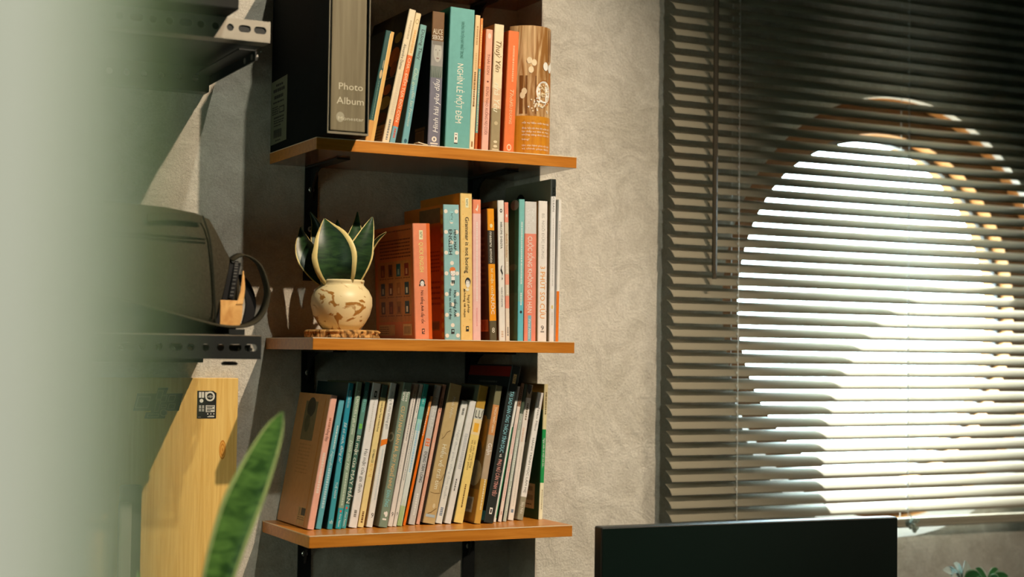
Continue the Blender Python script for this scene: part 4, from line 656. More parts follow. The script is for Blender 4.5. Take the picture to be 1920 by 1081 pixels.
SANSE = mottled('sansevieria_green', (0.010, 0.030, 0.014), (0.035, 0.085, 0.028), 38, 0.35, 0.7, 0.38, 0.45, 0.8, (1, 1, 3.0))
SANSM = mat('sansevieria_margin', lit(226, 196, 120), 0.45, 0.4, 0.08, 60)
def smooth1(a, t):
    f = t * (len(a) - 1); k = min(int(f), len(a) - 2); u = f - k; p0, p1, p2, p3 = a[max(k - 1, 0)], a[k], a[k + 1], a[min(k + 2, len(a) - 1)]
    return max(0.0005, 0.5 * (2 * p1 + (p2 - p0) * u + (2 * p0 - 5 * p1 + 4 * p2 - p3) * u * u + (3 * p1 - p0 - 3 * p2 + p3) * u ** 3))
def leaf(name, path, widths, side, fold, mats, parent, margin=0.16, th=0.0016, curl=None, sub=5):
    """blade along a path; side = direction across; fold = how far the edges rise along the blade's normal"""
    P = smoothpath(path, sub); n = len(P); us = (-1, -1 + margin, -0.45, 0, 0.45, 1 - margin, 1); rings = []
    for i, p in enumerate(P):
        t = i / (n - 1); w_ = smooth1(widths, t)
        tan = (P[min(i + 1, n - 1)] - P[max(i - 1, 0)]).normalized(); s_ = Vector(side); s_ = (s_ - tan * s_.dot(tan)).normalized(); nr = s_.cross(tan).normalized()
        top = [p + s_ * (u * w_) + nr * (fold * w_ * u * u) for u in us]; bot = [q - nr * (th * (1 - 0.7 * abs(u))) for q, u in zip(top, us)]
        rings.append(top + bot[::-1])
    m_ = len(rings[0]); vs = [q for r_ in rings for q in r_]; mb = MB()
    for i in range(n - 1):
        for j in range(m_):
            k = (j + 1) % m_; c = min(j, 12 - j) if j not in (6, 13) else 0
            mi_ = 1 if c in (0, 5) or j in (6, 13) else 0
            mb.add([vs[i * m_ + j], vs[i * m_ + k], vs[(i + 1) * m_ + k], vs[(i + 1) * m_ + j]], [(0, 1, 2, 3)], mi_)
    o = mb.build(name, mats, parent, True)
    import bmesh
    bm = bmesh.new(); bm.from_mesh(o.data); bmesh.ops.remove_doubles(bm, verts=bm.verts, dist=1e-6); bmesh.ops.recalc_face_normals(bm, faces=bm.faces); bm.to_mesh(o.data); bm.free()
    return o
sp = empty('snake_plant', (PX, PY, Z2 + 0.0152 + 0.088)); tag(sp, 'small snake plant with cream edged leaves growing in the cream pot', 'plant')
V_ = (0.894, -0.449, 0)       # across, roughly facing the room corner
def rel(a, up, fw): return (0.894 * a + 0.449 * fw, -0.449 * a + 0.893 * fw, up)      # across / up / away
LM = [SANSE, SANSM]
leaf('leaf', [rel(0, -0.012, -0.02), rel(-0.006, 0.02, -0.035), rel(-0.012, 0.055, -0.035), rel(-0.024, 0.088, -0.028), rel(-0.030, 0.107, -0.024)], [0.020, 0.034, 0.0395, 0.030, 0.013, 0.0012], V_, 0.32, LM, sp, 0.24)
leaf('leaf', [rel(0.012, -0.012, 0.0), rel(0.024, 0.022, -0.012), rel(0.036, 0.06, -0.012), rel(0.046, 0.092, -0.006), rel(0.052, 0.113, 0.0)], [0.012, 0.021, 0.024, 0.016, 0.008, 0.001], (0.72, -0.25, -0.55), 0.35, LM, sp, 0.13)
leaf('leaf', [rel(0.006, -0.012, 0.008), rel(0.012, 0.03, 0.012), rel(0.018, 0.07, 0.016), rel(0.022, 0.10, 0.02), rel(0.023, 0.124, 0.022)], [0.010, 0.018, 0.020, 0.013, 0.006, 0.001], (0.8, -0.1, -0.35), 0.3, LM, sp, 0.11)
leaf('leaf', [rel(-0.012, -0.012, 0.006), rel(-0.028, 0.03, 0.006), rel(-0.040, 0.066, 0.010), rel(-0.050, 0.10, 0.014), rel(-0.061, 0.122, 0.016)], [0.010, 0.018, 0.020, 0.014, 0.006, 0.001], (0.8, -0.4, 0.3), 0.4, LM, sp, 0.11)
leaf('leaf', [rel(-0.016, -0.012, -0.006), rel(-0.044, 0.02, -0.012), rel(-0.064, 0.052, -0.008), rel(-0.072, 0.078, 0.0), rel(-0.076, 0.094, 0.006)], [0.010, 0.019, 0.021, 0.014, 0.006, 0.001], (0.7, -0.35, 0.5), 0.5, LM, sp, 0.11)
leaf('leaf', [rel(0.014, -0.012, 0.006), rel(0.032, 0.03, 0.004), rel(0.048, 0.056, 0.0), rel(0.062, 0.074, -0.006), rel(0.078, 0.086, -0.010)], [0.008, 0.010, 0.0085, 0.006, 0.004, 0.0008], (0.3, 0.6, -0.7), 0.5, LM, sp, 0.3)
leaf('leaf', [rel(-0.004, -0.012, 0.014), rel(-0.012, 0.04, 0.024), rel(-0.012, 0.08, 0.03), rel(-0.014, 0.11, 0.034)], [0.010, 0.017, 0.016, 0.009, 0.001], V_, 0.3, LM, sp, 0.14)

# ------------------------------------------------------------------ venetian blind
bl = empty('venetian_blind', (0.768, -0.155, 0.80)); tag(bl, 'taupe venetian blind hanging over the round window', 'blind')
BX0, BX1 = 0.0, 1.215
SLAT = mat('slat_enamel', (0.39, 0.35, 0.265), 0.38, 0.5, 0.03, 20)
YF = -0.165; PITCH = 0.02565; ZS0 = 0.6407
# cross-section of a slat: front edge low, back edge high, slightly bowed upward
cs = []
for k in range(7):
    u = k / 6; y = u * 0.0252; z = u * 0.0206; bow = 0.0026 * 4 * u * (1 - u); cs.append((y - bow * 0.63, z + bow * 0.77))
sec = cs + [(y + 0.0003, z - 0.0004) for y, z in cs[::-1]]
mb = MB(); mb.loft([[(x, y, z) for y, z in sec] for x in (BX0, BX1)], True, True)
s0 = mb.build('slat', SLAT, bl)
for p in s0.data.polygons: p.use_smooth = len(p.vertices) == 4
zf = ZS0 + 5 * PITCH; slats = [s0]; nsl = 44; first = zf
s0.location = (0, YF + 0.155, zf - 0.80)
for k in range(1, nsl):
    c = s0.copy(); COL.objects.link(c); c.parent = bl; c.location = (random.uniform(-0.0012, 0.0012), YF + 0.155, zf - k * PITCH - 0.80)
zlast = zf - (nsl - 1) * PITCH
mb = MB(); mb.box(BX0 - 0.004, BX1 + 0.004, -0.016, 0.018, -0.01, 0.03); mb.build('head_rail', SLAT, bl, bevel=0.002)
mb = MB(); mb.loft([[(x, y, z) for y, z in ((-0.0125, -0.0100), (-0.0125, -0.004), (-0.009, 0.0), (0.009, 0.0), (0.0125, -0.004), (0.0125, -0.0165), (0.009, -0.0190), (-0.009, -0.0190), (-0.0125, -0.0165), (-0.0117, -0.0110))] for x in (BX0, BX1)], True, True)
rail = mb.build('bottom_rail', SLAT, bl); rail.location = (0, 0.0, -0.3475 - 0.80)
ztop, zbot = 0.80, -0.3475
for x in (0.918 - 0.768, 1.352 - 0.768, 1.80 - 0.768):
    mb = MB(); mb.tube([(x, YF + 0.155 - 0.0016, 0), (x, YF + 0.155 - 0.0016, zbot - 0.80)], 0.0007, 5); mb.tube([(x + 0.003, YF + 0.155 + 0.0275, 0), (x + 0.003, YF + 0.155 + 0.0275, zbot - 0.80)], 0.0007, 5)
    for k in range(nsl):
        z = zf - k * PITCH - 0.80
        mb.tube([(x, YF + 0.155 - 0.0016, z - 0.0022), (x + 0.001, YF + 0.155 + 0.0275, z + 0.0192)], 0.0006, 4)
        mb.ball((x + 0.0018, YF + 0.155 + 0.004, z + 0.0065), 0.0022, 6, 0, (0.9, 0.8, 1.6))
    mb.build('ladder_cord', WHITEPLASTIC, bl)
mb = MB(); mb.tube([(0.848 - 0.768, -0.030, 0.0), (0.848 - 0.768, -0.030, 0.1500 - 0.80)], 0.0052, 6); mb.tube([(0.848 - 0.768, -0.030, 0.152 - 0.80), (0.848 - 0.768, -0.030, 0.138 - 0.80)], 0.0042, 8); mb.tube([(0.848 - 0.768, -0.030, 0.0), (0.848 - 0.768, -0.012, 0.012)], 0.002, 6)
mb.build('tilt_wand', mat('wand_plastic', (0.085, 0.070, 0.048), 0.35, 0.5), bl)
mb = MB(); kx, ky, kz = 1.360 - 0.768, -0.022, -0.358 - 0.80
rg = random.Random(21)
for k in range(11): mb.ball((kx + rg.uniform(-0.011, 0.011), ky + rg.uniform(-0.005, 0.005), kz + rg.uniform(-0.009, 0.010)), rg.uniform(0.0032, 0.0046), 7)
mb.tube([(kx - 0.006, ky + 0.008, kz + 0.02), (kx - 0.003, ky, kz + 0.006)], 0.0012, 5); mb.tube(smoothpath([(kx - 0.004, ky, kz - 0.006), (kx, ky, kz - 0.016), (kx + 0.006, ky, kz - 0.008)]), 0.003, 6)
tag(mb.build('cord_knot', mat('cord_white_green', (0.42, 0.50, 0.43), 0.5, 0.4), bl, True), 'knotted white pull cord')

# ------------------------------------------------------------------ slotted steel rack on the left wall
RX1, RY0 = -0.099, -0.300
def slot_strip(mb, x0, x1, z0, z1, y, th, holes, m=0):
    """flat strip in x-z with real slots: holes = [(xc, zc, half length, half height)]"""
    holes = sorted(holes); cur = x0
    for xc, zc, hl, hh in holes:
        a, b_ = xc - hl - 0.002, xc + hl + 0.002; mb.box(cur, a, y, y + th, z0, z1, m); n2 = 8
        ring = []
        for k in range(n2 + 1): an = pi / 2 + pi * k / n2; ring.append((xc - (hl - hh) + hh * cos(an), zc + hh * sin(an)))
        for k in range(n2 + 1): an = -pi / 2 + pi * k / n2; ring.append((xc + (hl - hh) + hh * cos(an), zc + hh * sin(an)))
        def outp(px, pz):
            dx, dz = px - xc, pz - zc; ts = []
            if abs(dx) > 1e-9: ts.append(((b_ - xc) if dx > 0 else (a - xc)) / dx)
            if abs(dz) > 1e-9: ts.append(((z1 - zc) if dz > 0 else (z0 - zc)) / dz)
            t = min(ts); return (xc + t * dx, zc + t * dz)
        pts = []
        for an in [2 * pi * k / 40 for k in range(40)] + [atan2(zq - zc, xq - xc) % (2 * pi) for xq in (a, b_) for zq in (z0, z1)]: pts.append(an)
        pts = sorted(pts); inn_, out_ = [], []
        for an in pts:
            dx, dz = cos(an), sin(an); lo, hi = 0, 0.05
            for _ in range(30):
                mid_ = (lo + hi) / 2; px, pz = abs(mid_ * dx), mid_ * dz; ins = (px <= hl - hh and abs(pz) <= hh) or (px - max(0, hl - hh)) ** 2 + pz * pz <= hh * hh
                if ins: lo = mid_
                else: hi = mid_
            inn_.append((xc + lo * dx, zc + lo * dz)); out_.append(outp(xc + dx * 0.01, zc + dz * 0.01))
        k_ = len(pts)
        for yy in (y, y + th): mb.add([(p[0], yy, p[1]) for p in inn_] + [(p[0], yy, p[1]) for p in out_], [(i, (i + 1) % k_, k_ + (i + 1) % k_, k_ + i) for i in range(k_)], m)
        mb.add([(p[0], yy, p[1]) for yy in (y, y + th) for p in inn_], [(i, (i + 1) % k_, k_ + (i + 1) % k_, k_ + i) for i in range(k_)], m)
        cur = b_
    mb.box(cur, x1, y, y + th, z0, z1, m)
def hole_row(x1, zc, kinds): 
    out = []; x = x1
    for kd, dx in kinds: x = x1 - dx; out.append((x, zc, 0.0105 if kd == 's' else 0.0058, 0.0058))
    return out
rk = empty('slotted_rack', (-0.5, 0, 0.0)); tag(rk, 'black slotted steel angle rack fixed to the wall left of the shelves', 'rack')
RXL = -0.95
def rpart(name, mb, m, bev=0): 
    mb.v = [(p[0] + 0.5, p[1], p[2]) for p in mb.v]; return mb.build(name, m, rk, bevel=bev)
hk = [('s', 0.017), ('s', 0.043), ('c', 0.067), ('c', 0.091), ('c', 0.115)] + [(('c', 's')[k % 3 == 0], 0.139 + 0.026 * k) for k in range(22)]
mb = MB(); slot_strip(mb, RXL, RX1, 0.4890, 0.5215, RY0, 0.002, hole_row(RX1, 0.5060, hk)); mb.box(RXL, RX1, RY0, RY0 + 0.034, 0.4870, 0.4892); rpart('front_beam', mb, ALU)
mb = MB(); slot_strip(mb, RXL, RX1 - 0.005, -0.0275, 0.0090, RY0, 0.002, hole_row(RX1 - 0.005, -0.0090, hk)); mb.box(RXL, RX1 - 0.005, RY0, RY0 + 0.034, 0.0088, 0.0110); rpart('front_beam', mb, BLACK)
mb = MB(); mb.box(RXL, RX1 - 0.0052, RY0 - 0.0005, RY0 + 0.0006, 0.0098, 0.0112); rpart('beam_lip', mb, mat('worn_edge', (0.55, 0.46, 0.36), 0.3, 0.5, metal=0.6))
for zt in (0.4870, 0.0088):
    mb = MB(); mb.box(RXL, RX1 - (0.0005 if zt > 0.3 else 0.022), RY0 + 0.0025, -0.0355 if zt < 0.3 else -0.003, zt + (0.0024 if zt > 0.3 else -0.012), zt + (0.030 if zt > 0.3 else -0.0005)); rpart('rack_board', mb, BLACK)
    mb = MB(); mb.box(-0.1225, -0.1205, RY0 + 0.003, -0.002, zt - 0.030, zt - 0.013); mb.box(-0.150, -0.1205, RY0 + 0.003, -0.002, zt - 0.0148, zt - 0.0128); rpart('side_angle', mb, BLACK)
    mb = MB(); mb.box(RXL, -0.125, -0.034, -0.002, zt - 0.0445, zt - 0.0415); slot_strip(mb, RXL, -0.125, zt - 0.0415, zt - 0.0005, -0.0345, 0.002, [(-0.15 - 0.03 * k, zt - 0.022, 0.0058, 0.0058) for k in range(20)]); rpart('wall_beam', mb, BLACK)
    for xx, yy in ((-0.1195, RY0 + 0.02), (-0.1195, RY0 + 0.06)):
        mb = MB(); mb.tube([(xx - 0.004, yy, zt - 0.022), (xx + 0.006, yy, zt - 0.022)], 0.0052, 6); rpart('bolt', mb, STEEL)
mb = MB(); mb.box(-0.158, -0.132, RY0 - 0.0012, RY0 - 0.0001, 0.0115, 0.0205); mb.box(-0.158, -0.132, RY0, RY0 + 0.03, 0.0112, 0.0132); rpart('corner_plate', mb, BLACK)
mb = MB(); mb.lathe([(0.012, 0), (0.014, 0.003), (0.010, 0.006)], 14, (-0.150, RY0 + 0.02, -0.0375)); rpart('bolt', mb, BLACK)

bxr = empty('storage_box', (-0.57, -0.23, 0.5220)); tag(bxr, 'black storage box standing on the upper tier of the rack', 'box')
mb = MB(); mb.box(-0.38, 0.400, -0.13, 0.19, 0, 0.20); mb.build('box_body', mat('black_board', (0.014, 0.015, 0.014), 0.7, 0.2), bxr, bevel=0.003)
mb = MB(); mb.box(-0.384, 0.404, -0.134, 0.194, 0.165, 0.212); mb.build('lid', mat('black_board', (0, 0, 0)), bxr, bevel=0.003)

# ------------------------------------------------------------------ backpack on the rack
CANV = mottled('olive_canvas', (0.034, 0.029, 0.019), (0.058, 0.050, 0.033), 420, 0.35, 0.65, 0.9, 0.1, 0.0, (1, 1, 1), 0.25)
TANL = mottled('tan_leather', lit(205, 140, 70), lit(236, 176, 100), 30, 0.35, 0.65, 0.55, 0.35)
bg = empty('backpack', (-0.35, -0.175, 0.0112)); tag(bg, 'dark olive canvas backpack lying on the black rack', 'backpack')
def bsec(x, yc, hw, zt, e=0.5, n=28, sag=0.0):
    pts = []
    for k in range(n):
        a = 2 * pi * k / n; c, s_ = cos(a), sin(a); yy = math.copysign(abs(c) ** e, c) * hw; zz = math.copysign(abs(s_) ** e, s_) * zt / 2 + zt / 2
        pts.append((x, yc + yy, zz + 0.0005))
    return pts
mb = MB(); mb.loft([bsec(-0.35, 0, 0.06, 0.15), bsec(-0.33, 0, 0.095, 0.195), bsec(-0.25, 0, 0.112, 0.212), bsec(-0.12, 0, 0.115, 0.212), bsec(0.0, 0, 0.115, 0.212), bsec(0.10, 0, 0.113, 0.206, 0.45), bsec(0.150, 0, 0.111, 0.199, 0.42), bsec(0.170, 0.002, 0.108, 0.192, 0.45), bsec(0.182, 0.004, 0.106, 0.176, 0.5), bsec(0.198, 0.006, 0.100, 0.150, 0.55), bsec(0.214, 0.008, 0.092, 0.128, 0.6), bsec(0.226, 0.01, 0.078, 0.118, 0.65), bsec(0.232, 0.012, 0.05, 0.10, 0.7)], True, True)
mb.build('bag_body', CANV, bg, True)
mb = MB()
for off in (-0.0, 0.006): mb.tube(smoothpath([(-0.3, -0.1125, 0.150 + off), (-0.1, -0.1165, 0.153 + off), (0.08, -0.1150, 0.150 + off), (0.155, -0.111, 0.147 + off)]), 0.0009, 5)
mb.tube(smoothpath([(0.150, -0.108, 0.19), (0.162, -0.112, 0.15), (0.170, -0.110, 0.08), (0.176, -0.107, 0.012)]), 0.0016, 6); mb.build('seams', mat('seam_thread', (0.02, 0.02, 0.014), 0.9, 0.1), bg)
mb = MB(); mb.ribbon(smoothpath([(0.060, -0.1155, 0.182), (0.10, -0.1155, 0.186), (0.148, -0.112, 0.184)]), (0, 0, 0.012), 0.003); mb.build('top_strap', CANV, bg)
mb = MB(); mb.ribbon(smoothpath([(0.185, -0.103, 0.018), (0.196, -0.098, 0.055), (0.206, -0.092, 0.095), (0.212, -0.086, 0.118)]), (0.020, 0.006, 0), 0.002); mb.build('side_pocket', mat('black_webbing', (0.010, 0.010, 0.011), 0.7, 0.2), bg)
mb = MB(); zp = smoothpath([(0.201, -0.1015, 0.060), (0.208, -0.096, 0.095), (0.213, -0.088, 0.120)]); mb.ribbon(zp, (0.007, 0.003, 0), 0.0025); mb.build('zip_tape', mat('zip_black', (0.018, 0.018, 0.019), 0.4, 0.5), bg)
mb = MB()
for p in zp[1:-1]: mb.box(p.x - 0.0026, p.x + 0.0026, p.y - 0.0028, p.y - 0.001, p.z - 0.0007, p.z + 0.0007)
mb.build('zip_teeth', STEEL, bg)
mb = MB(); st = [bsec(0, 0, 0, 0)]; mb = MB()
mb.loft([[(0.183 + dx, -0.1055 + dy + e, z) for e in (0, 0.002) for dx, dy in (((0, 0), (w_, 0.006)) if e == 0 else ((w_, 0.006), (0, 0)))] for z, w_ in ((0.014, 0.034), (0.028, 0.038), (0.046, 0.039), (0.056, 0.036))], True, True)
mb.ribbon(smoothpath([(0.216, -0.101, 0.050), (0.222, -0.097, 0.075), (0.2235, -0.092, 0.105)]), (0.012, 0.003, 0), 0.002, 0, [1.0, .9, .85, .8, .75, .7, .65, .6, .5, .4, .3, .2, .1]); mb.build('leather_patch', TANL, bg, bevel=0.0006)
mb = MB(); mb.ribbon(smoothpath([(0.205, -0.080, 0.122), (0.224, -0.085, 0.132), (0.250, -0.086, 0.118), (0.264, -0.086, 0.086), (0.266, -0.086, 0.060), (0.252, -0.090, 0.030), (0.225, -0.098, 0.016), (0.185, -0.108, 0.015), (0.13, -0.116, 0.026), (0.05, -0.1185, 0.046), (-0.03, -0.119, 0.062)], 5), (0.0, 0.028, 0.004), 0.003, 0); mb.build('shoulder_strap', CANV, bg, True)
mb = MB(); mb.ribbon(smoothpath([(0.228, -0.05, 0.10), (0.240, -0.062, 0.078), (0.244, -0.07, 0.05), (0.236, -0.078, 0.02)]), (0.02, 0.01, 0), 0.003); mb.build('inner_strap', mat('black_webbing', (0, 0, 0)), bg)

# ------------------------------------------------------------------ desk, board, slab, monitor, plants
DT = -0.72
dk = empty('desk', (0.7, -0.52, FLOOR)); tag(dk, 'black desk under the shelves and the monitor', 'desk')
mb = MB(); mb.box(-1.9, 1.75, -0.40, 0.405, DT - FLOOR - 0.03, DT - FLOOR); mb.build('desk_top', wood('walnut_top', (0.030, 0.030, 0.026), (0.045, 0.045, 0.040), 'X'), dk, bevel=0.002)
for x in (-1.85, 1.67):
    for y in (-0.36, 0.32): mb = MB(); mb.box(x, x + 0.04, y, y + 0.04, 0, DT - FLOOR - 0.03); mb.build('leg', BLACK, dk)
bd = empty('wooden_board', (-0.30, 0, DT)); tag(bd, 'pale oak board with two black stickers standing against the wall under the rack', 'board')
mb = MB(); mb.box(-0.28, 0.2435, -0.021, -0.002, 0.0003, 0.6570); mb.build('panel', OAK, bd, bevel=0.001)
def bz(z): return z - DT
def bx_(x): return x + 0.30
mb = MB(); INKM, PALE = mat('sticker_black', (0.012, 0.013, 0.014), 0.45, 0.4), mat('sticker_pale', lit(226, 214, 190), 0.5, 0.3)
x0, x1, z0, z1 = bx_(-0.1305), bx_(-0.0960), bz(-0.1345), bz(-0.0858); yy = -0.0214
c_ = 0.004; mb.loft([[(x0, y, z0), (x1, y, z0), (x1, y, z1 - c_), (x1 - 1.5 * c_, y, z1), (x0, y, z1)] for y in (yy, yy + 0.0004)], True, True, 0)
def sq(u0, u1, v0, v1, m): mb.quad((x0 + u0 * (x1 - x0), yy - 0.0002 * (1 + m * 0.5), z0 + v0 * (z1 - z0)), (x0 + u1 * (x1 - x0), yy - 0.0002 * (1 + m * 0.5), z0 + v0 * (z1 - z0)), (x0 + u1 * (x1 - x0), yy - 0.0002 * (1 + m * 0.5), z0 + v1 * (z1 - z0)), (x0 + u0 * (x1 - x0), yy - 0.0002 * (1 + m * 0.5), z0 + v1 * (z1 - z0)), m)
def sd(u, v, r_, m, e=0): mb.add([(x0 + u * (x1 - x0) + r_ * cos(2 * pi * k / 20), yy - 0.0003 - e, z0 + v * (z1 - z0) + r_ * sin(2 * pi * k / 20)) for k in range(20)], [tuple(range(20))], m)
sq(0.08, 0.20, 0.75, 0.96, 1); sq(0.23, 0.35, 0.75, 0.96, 1); sd(0.22, 0.64, 0.0034, 1); sq(0.40, 0.66, 0.80, 0.96, 1); sd(0.66, 0.80, 0.0088, 1, 0.0001); sd(0.66, 0.80, 0.0058, 0, 0.0003)
text_on(mb, 'dji', (x0 + 0.52 * (x1 - x0), yy - 0.0009, z0 + 0.765 * (z1 - z0)), (1, 0, 0), (0, 0, 1), 0.0096, 0.0042, 1, 0.15)
for u in (0.09, 0.25):
    for v in (0.26, 0.38):
        sq(u, u + 0.12, v, v + 0.02, 1); sq(u, u + 0.12, v + 0.04, v + 0.055, 1); sq(u, u + 0.12, v + 0.075, v + 0.09, 1); sq(u + 0.05, u + 0.075, v, v + 0.095, 1)
sq(0.45, 0.92, 0.23, 0.48, 1)
for v, a_, b__ in ((0.43, .48, .88), (0.375, .5, .8), (0.31, .5, .9), (0.26, .5, .72)): mb.quad(*[(x0 + u * (x1 - x0), yy - 0.0006, z0 + w_ * (z1 - z0)) for u, w_ in ((a_, v), (b__, v), (b__, v + .028), (a_, v + .028))], 0)
for u in (0.56, 0.72, 0.88): sd(u, 0.165, 0.0012, 1)
sq(0.62, 0.9, 0.085, 0.10, 1); sq(0.55, 0.9, 0.05, 0.075, 1); sq(0.06, 0.2, 0.05, 0.06, 1)
mb.build('memory_card_sticker', [INKM, PALE], bd)
mb = MB()      # outlined machine-parts sticker: bar, cross piece, foot
def para(cx, cz, w_, h_, sh, m, e): mb.add([(bx_(cx) + u * w_ / 2 + sh * v * h_ / 2, yy - e, bz(cz) + v * h_ / 2) for u, v in ((-1, -1), (1, -1), (1, 1), (-1, 1))], [(0, 1, 2, 3)], m)
para(-0.1995, -0.1055, 0.0800, 0.0300, 0.22, 0, 0.0001); para(-0.1985, -0.1045, 0.0175, 0.0480, 0.30, 0, 0.0002); para(-0.204, -0.1285, 0.036, 0.011, 0.3, 0, 0.0003)
OUTL = mat('sticker_outline', lit(150, 136, 104), 0.5, 0.3)
for cx, cz, w_, h_ in ((-0.226, -0.1055, 0.022, 0.020), (-0.176, -0.099, 0.012, 0.011), (-0.176, -0.113, 0.012, 0.010), (-0.190, -0.099, 0.010, 0.012), (-0.190, -0.113, 0.010, 0.006), (-0.1975, -0.093, 0.010, 0.016), (-0.2005, -0.112, 0.008, 0.02), (-0.208, -0.1285, 0.02, 0.006)):
    para(cx, cz, w_, h_, 0.25, 1, 0.0005); para(cx, cz, w_ - 0.0022, h_ - 0.0022, 0.25, 0, 0.0007)
sdz = [(-0.190, -0.124, 0.0062)]
for cx, cz, r_ in sdz: mb.add([(bx_(cx) + r_ * cos(2 * pi * k / 18), yy - 0.0006, bz(cz) + r_ * sin(2 * pi * k / 18)) for k in range(18)], [tuple(range(18))], 1); mb.add([(bx_(cx) + (r_ - .0013) * cos(2 * pi * k / 18), yy - 0.0008, bz(cz) + (r_ - .0013) * sin(2 * pi * k / 18)) for k in range(18)], [tuple(range(18))], 0)
mb.build('machine_sticker', [INKM, OUTL], bd)
mb = MB(); kc = (bx_(-0.083), bz(-0.190))
for r_, m in ((0.010, 1), (0.0085, 0), (0.0065, 1), (0.0048, 0), (0.002, 1)): mb.add([(kc[0] + 0.62 * r_ * cos(2 * pi * k / 22), -0.0211 - 0.00002 * (12 - r_ * 1000), kc[1] + 1.7 * r_ * sin(2 * pi * k / 22)) for k in range(22)], [tuple(range(22))], m)
mb.build('knot', [mat('oak_knot_light', lit(226, 158, 66), 0.5, 0.3), mat('oak_knot_dark', lit(205, 128, 44), 0.5, 0.3)], bd)

sb = empty('slim_case', (-0.255, -0.05, DT)); tag(sb, 'slim dark grey case with a pale rounded panel standing before the oak board', 'case')
mb = MB(); mb.box(-0.012, 0.0250, 0.002, 0.014, 0.0002, 0.474); mb.build('back_plate', mat('dark_grey_plastic', (0.055, 0.058, 0.050), 0.5, 0.4), sb, bevel=0.004)
mb = MB(); mb.box(-0.016, 0.0055, -0.012, 0.0015, 0.0002, 0.446); mb.build('front_panel', mat('pale_grey_plastic', (0.30, 0.30, 0.25), 0.5, 0.3, 0.05, 30), sb, bevel=0.004)

# monitor seen from the desk side, screen off
mo = empty('monitor', (0.7387, -0.483, DT), (0, 0, radians(-3.24))); tag(mo, 'black flat monitor with its screen off in front of the window', 'monitor')
SCR = mat('screen_off', (0.0030, 0.0095, 0.0075), 0.35, 0.4, 0.25, 900); MBK = mat('monitor_shell', (0.012, 0.014, 0.013), 0.4, 0.45)
mb = MB(); mb.box(-0.3014, 0.3014, 0.0, 0.028, 0.07, 0.42); mb.build('shell', MBK, mo, bevel=0.003)
mb = MB(); mb.box(-0.2995, 0.2995, -0.0008, 0.0005, 0.074, 0.4175); mb.build('screen', SCR, mo)
mb = MB(); mb.box(-0.03, 0.03, 0.029, 0.05, 0.012, 0.25); mb.build('stand_neck', MBK, mo, bevel=0.003)
mb = MB(); mb.box(-0.12, 0.12, -0.05, 0.14, 0.0004, 0.012); mb.build('stand_foot', MBK, mo, bevel=0.003)

def pot(name, label, x, y, r_, h_, m):
    o = empty(name, (x, y, DT)); tag(o, label, 'plant pot')
    mb = MB(); mb.lathe([(r_ * 0.7, 0.0004), (r_ * 0.74, 0.004), (r_, h_ * 0.96), (r_ * 1.04, h_), (r_ * 0.96, h_), (r_ * 0.9, h_ * 0.9)], 32); mb.build('pot_body', m, o, True)
    mb = MB(); mb.lathe([(r_ * 0.5, h_ * 0.86), (r_ * 0.9, h_ * 0.88), (r_ * 0.6, h_ * 0.93)], 24); tag(mb.build('soil', mat('potting_soil', (0.03, 0.022, 0.015), 0.95, 0.1, 0.3, 200), o), 'dark soil', kind='stuff'); return o
# big snake plant standing on the near side of the desk; one leaf reaches into view
pot('plant_pot', 'dark grey pot of the tall snake plant at the left end of the desk', -0.335, -0.70, 0.075, 0.13, mat('dark_glaze', (0.05, 0.05, 0.05), 0.4, 0.4))
BIGS = mottled('snake_leaf_bands', (0.022, 0.075, 0.012), (0.10, 0.23, 0.045), 26, 0.38, 0.62, 0.42, 0.4, 1.2, (1, 1, 2.6)); BIGM = mat('snake_leaf_margin', (0.30, 0.40, 0.15), 0.45, 0.4, 0.1, 60)
bs_ = empty('snake_plant', (-0.335, -0.70, DT + 0.115)); tag(bs_, 'tall green snake plant leaf rising in front of the oak board', 'plant')
def wl(pts): return [(x + 0.335, y + 0.70, z - DT - 0.115) for x, y, z in pts]
leaf('leaf', wl([(-0.318, -0.70, -0.615), (-0.306, -0.70, -0.45), (-0.285, -0.70, -0.325), (-0.262, -0.70, -0.245), (-0.238, -0.70, -0.185), (-0.212, -0.70, -0.125), (-0.1985, -0.70, -0.0955)]), [0.012, 0.0165, 0.0195, 0.024, 0.0265, 0.022, 0.0125, 0.0008], (0.92, -0.38, 0.1), 0.22, [BIGS, BIGM], bs_, 0.20, 0.003)
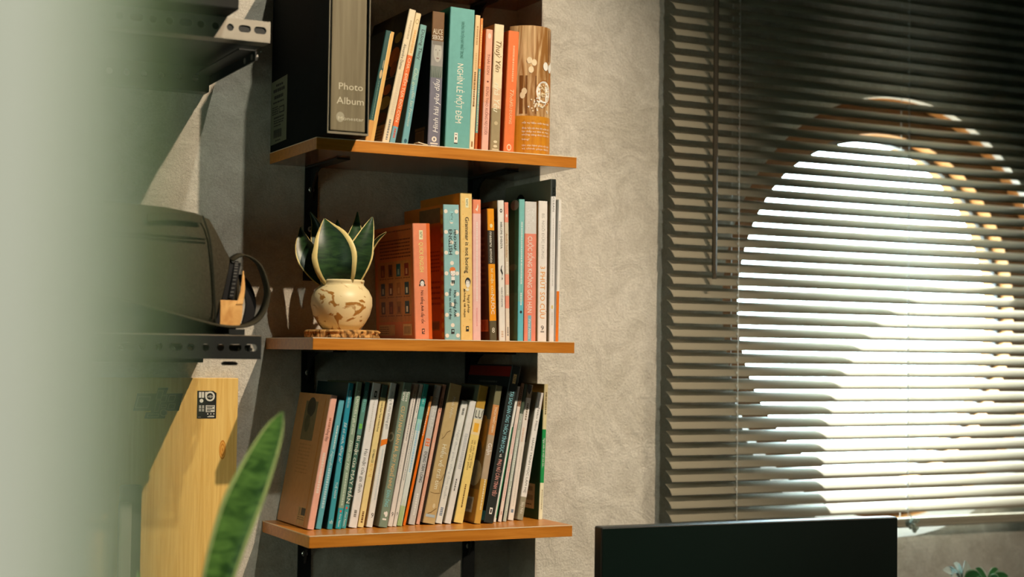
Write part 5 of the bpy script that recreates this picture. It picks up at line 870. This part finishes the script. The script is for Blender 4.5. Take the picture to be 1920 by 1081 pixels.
for a, hgt, w_ in ((2.6, 0.30, 0.018), (4.0, 0.26, 0.016), (5.3, 0.22, 0.018)):
    leaf('leaf', [(0.02 * cos(a), 0.02 * sin(a), 0), (0.035 * cos(a), 0.035 * sin(a), hgt * 0.5), (0.05 * cos(a), 0.05 * sin(a), hgt * 0.85), (0.055 * cos(a), 0.055 * sin(a), hgt)], [w_ * .6, w_, w_ * .9, 0.001], (-sin(a), cos(a), 0), 0.2, [BIGS, BIGM], bs_, 0.16, 0.003)
# small pale-leaved plant at the right
pot('plant_pot', 'white pot of the small pale leaved plant beside the monitor', 1.385, -0.30, 0.05, 0.10, mat('white_glaze', (0.7, 0.7, 0.66), 0.35, 0.4))
pl = empty('houseplant', (1.385, -0.30, DT + 0.082)); tag(pl, 'small plant with pale rounded leaves at the lower right edge', 'plant')
PALEL = mat('pale_leaf', (0.62, 0.70, 0.66), 0.4, 0.4, 0.05, 40); GREENL = mat('glossy_green_leaf', (0.045, 0.19, 0.06), 0.3, 0.5, 0.15, 40); GRIM = mat('leaf_rim_green', (0.30, 0.45, 0.28), 0.4, 0.4)
mb = MB(); mb.tube(smoothpath([(0, 0, -0.005), (0.004, 0, 0.08), (-0.006, 0, 0.16), (0, 0, 0.185)]), 0.003, 8); mb.tube(smoothpath([(0.002, 0, 0.09), (0.03, -0.01, 0.15), (0.05, -0.012, 0.175)]), 0.0022, 8); mb.build('stem', mat('green_stem', (0.08, 0.16, 0.05), 0.5, 0.3), pl, True)
for c, ld in (((-0.004, 0, 0.182), [(-0.050, 0.000, 0.018, 0), (-0.028, -0.004, 0.030, 0), (-0.006, -0.01, 0.034, 0), (0.012, 0.0, 0.026, 0), (-0.044, -0.015, 0.002, 0), (0.020, -0.02, 0.008, 1)]), ((0.050, -0.012, 0.174), [(-0.030, 0, 0.026, 2), (0.028, 0.004, 0.022, 1), (0.012, -0.016, 0.006, 1), (0.030, -0.02, 0.012, 1), (-0.016, 0.02, 0.012, 1)])):
    for dx, dy, dz, kd in ld:
        v = Vector((dx, dy, dz)); s_ = v.cross(Vector((0.3, -1, 0.5))).normalized()
        leaf('leaf', [c, Vector(c) + v * 0.35, Vector(c) + v * 0.75 + Vector((0, 0, 0.003)), Vector(c) + v * 1.1], [0.002, 0.010, 0.0125, 0.009, 0.001], s_, 0.25, [PALEL if kd == 0 else GREENL, PALEL if kd != 1 else GRIM], pl, 0.2, 0.0012, None, 3)
